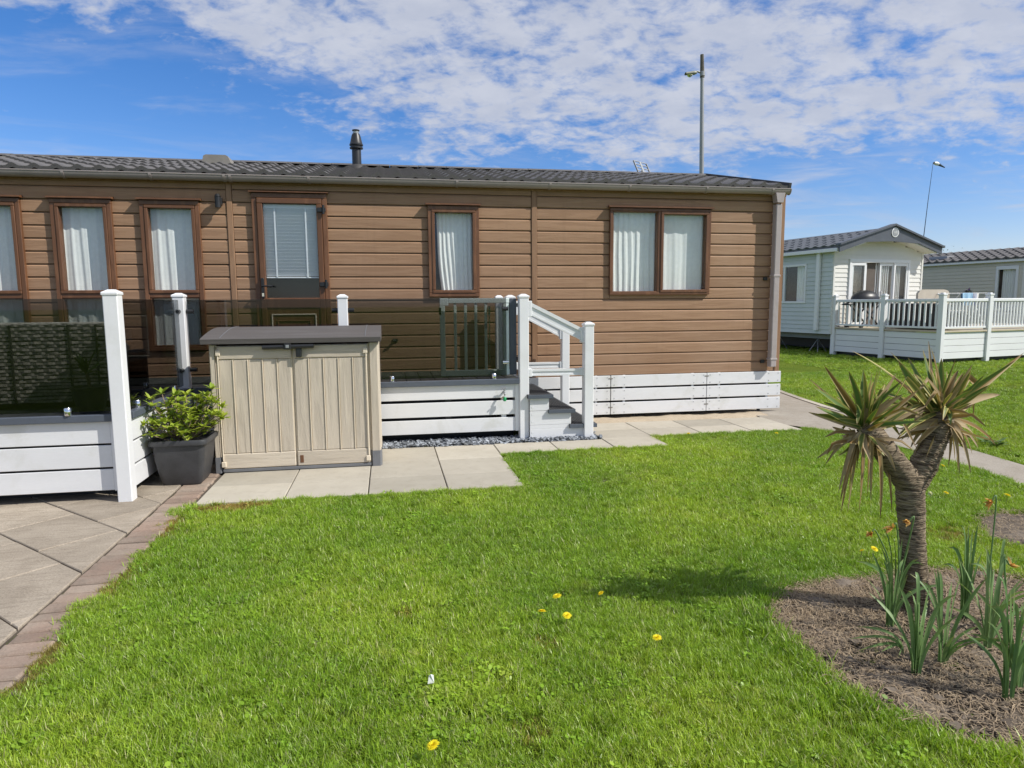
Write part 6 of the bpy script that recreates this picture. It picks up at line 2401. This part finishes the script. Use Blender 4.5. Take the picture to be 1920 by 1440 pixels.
# lamp column behind the lodge
lamp = thing('lamp_post', 'tall grey lamp column rising behind the lodge roof', 'lamp post', (9.70, 20.0, -.02))
MB().tube([(9.70, 20, -.02), (9.66, 20, 4.5), (9.585, 20, 8.15)], [.085, .072, .055], 16).build('column', M['galv'], lamp, smooth=40)
MB().tube([(9.585, 20, 8.15), (9.575, 20, 8.45), (9.56, 20, 8.82)], [.066, .060, .052], 12).build('upper_post', mat_basic('old_wood', (.10, .09, .075), .85, .3, 8), lamp)
MB().tube([(9.585, 20, 8.27), (9.42, 20, 8.33), (9.35, 20, 8.30)], .028, 8).build('arm', M['galv'], lamp, smooth=40)
hd = MB().grid([[(9.40 - .36 * t, 20 + .10 * math.sin(a) * (1 - .3 * t) * math.sin(min(1, t * 3 + .3) * 1.57), 8.28 - .05 * t + .075 * math.cos(a) * (1 - .35 * t) * math.sin(min(1, t * 3 + .3) * 1.57) * (1 if math.cos(a) > 0 else .7)) for a in np.linspace(0, 6.2832, 17)] for t in np.linspace(0, 1, 7)])
hd.build('lantern', mat_basic('lantern', (.30, .30, .25), .5, .2, 12), lamp, smooth=True)
MB().lathe([(.03, -.06), (.085, -.02), (.09, 0)], 14, (9.18, 20, 8.21)).build('lens', M['chrome'], lamp)
MB().tube([(9.59, 20, 8.2), (9.59, 20, 8.33)], .075, 12).build('clamp', M['galv'], lamp)

# television aerial just beyond the ridge
aer = thing('tv_aerial', 'small silver grid television aerial above the lodge ridge', 'aerial', (4.06, 10.55, 3.2))
AZ = 3.2
MB().tube([(4.06, 10.55, AZ - .25), (4.06, 10.55, AZ + .30)], .014, 8).build('mast', M['galv'], aer)
t0, t1 = Vector((3.90, 10.5, 3.635)), Vector((3.99, 10.5, 3.44))
dn = (t1 - t0)
sd = Vector((.245, .08, -.03))
MB().bar(t0 + sd * .5, t1 + sd * .5 + dn * .25, .022, .022).build('boom', M['van_white'], aer)
for s in (0, 1):
    MB().tube([t0 + sd * s, t1 + sd * s], .013, 6).build('side_rod', M['galv'], aer)
for k in range(5):
    p = t0 + dn * (k / 4)
    MB().tube([p, p + sd], .007, 6).build('element', M['galv'], aer)

# leaning mast with windsock behind the grey green caravan
ws = thing('windsock_pole', 'thin leaning pole with a small windsock behind the caravan', 'pole', (20.95, 24, -.02))
MB().tube([(20.95, 24, -.02), (21.14, 24, 3.8), (21.24, 24, 5.3), (21.36, 24, 6.80)], [.022, .016, .012, .007], 8).build('pole', mat_basic('pole_blue', (.05, .075, .11), .5), ws)
MB().tube([(21.40, 24, 6.78), (21.52, 24, 6.76), (21.60, 24, 6.74)], [.05, .075, .06], 10, cap=False).build('sock', M['van_white'], ws, smooth=True)
MB().tube([(21.60, 24, 6.74), (21.72, 24, 6.69), (21.90, 24, 6.62)], [.06, .04, .02], 10, cap=False).build('sock_tail', mat_basic('sock_dark', (.05, .08, .13), .8), ws, smooth=True)

# bare twiggy tree top far behind the cream caravan
tr = thing('distant_tree', 'pale thin tree top showing over the stone caravan roof', 'tree', (41.5, 46, 0))
MB().tube([(41.5, 46, 0), (41.6, 46, 3.2), (41.5, 46, 4.8)], [.16, .10, .04], 8).build('trunk', M['bark_shrub'], tr)
cr = MB()
rq = random.Random(31)
for k in range(900):
    d = Vector((rq.gauss(0, 1.05), rq.gauss(0, .8), 0))
    z = 3.6 + rq.random() ** 1.3 * 2.1 * max(.15, 1 - abs(d.x) / 2.6)
    leaf_blade(cr, (41.5 + d.x, 46 + d.y, z), (rq.gauss(0, 1), rq.gauss(0, 1), rq.uniform(0, 1.5)), (0, 0, 1), rq.uniform(.10, .22), .035, 2, .2)
tag(cr.build('crown', mat_leaf('far_leaf', (.17, .20, .09), (.26, .27, .14), .3, .6), tr), kind='stuff')
print('objects', len(bpy.data.objects))
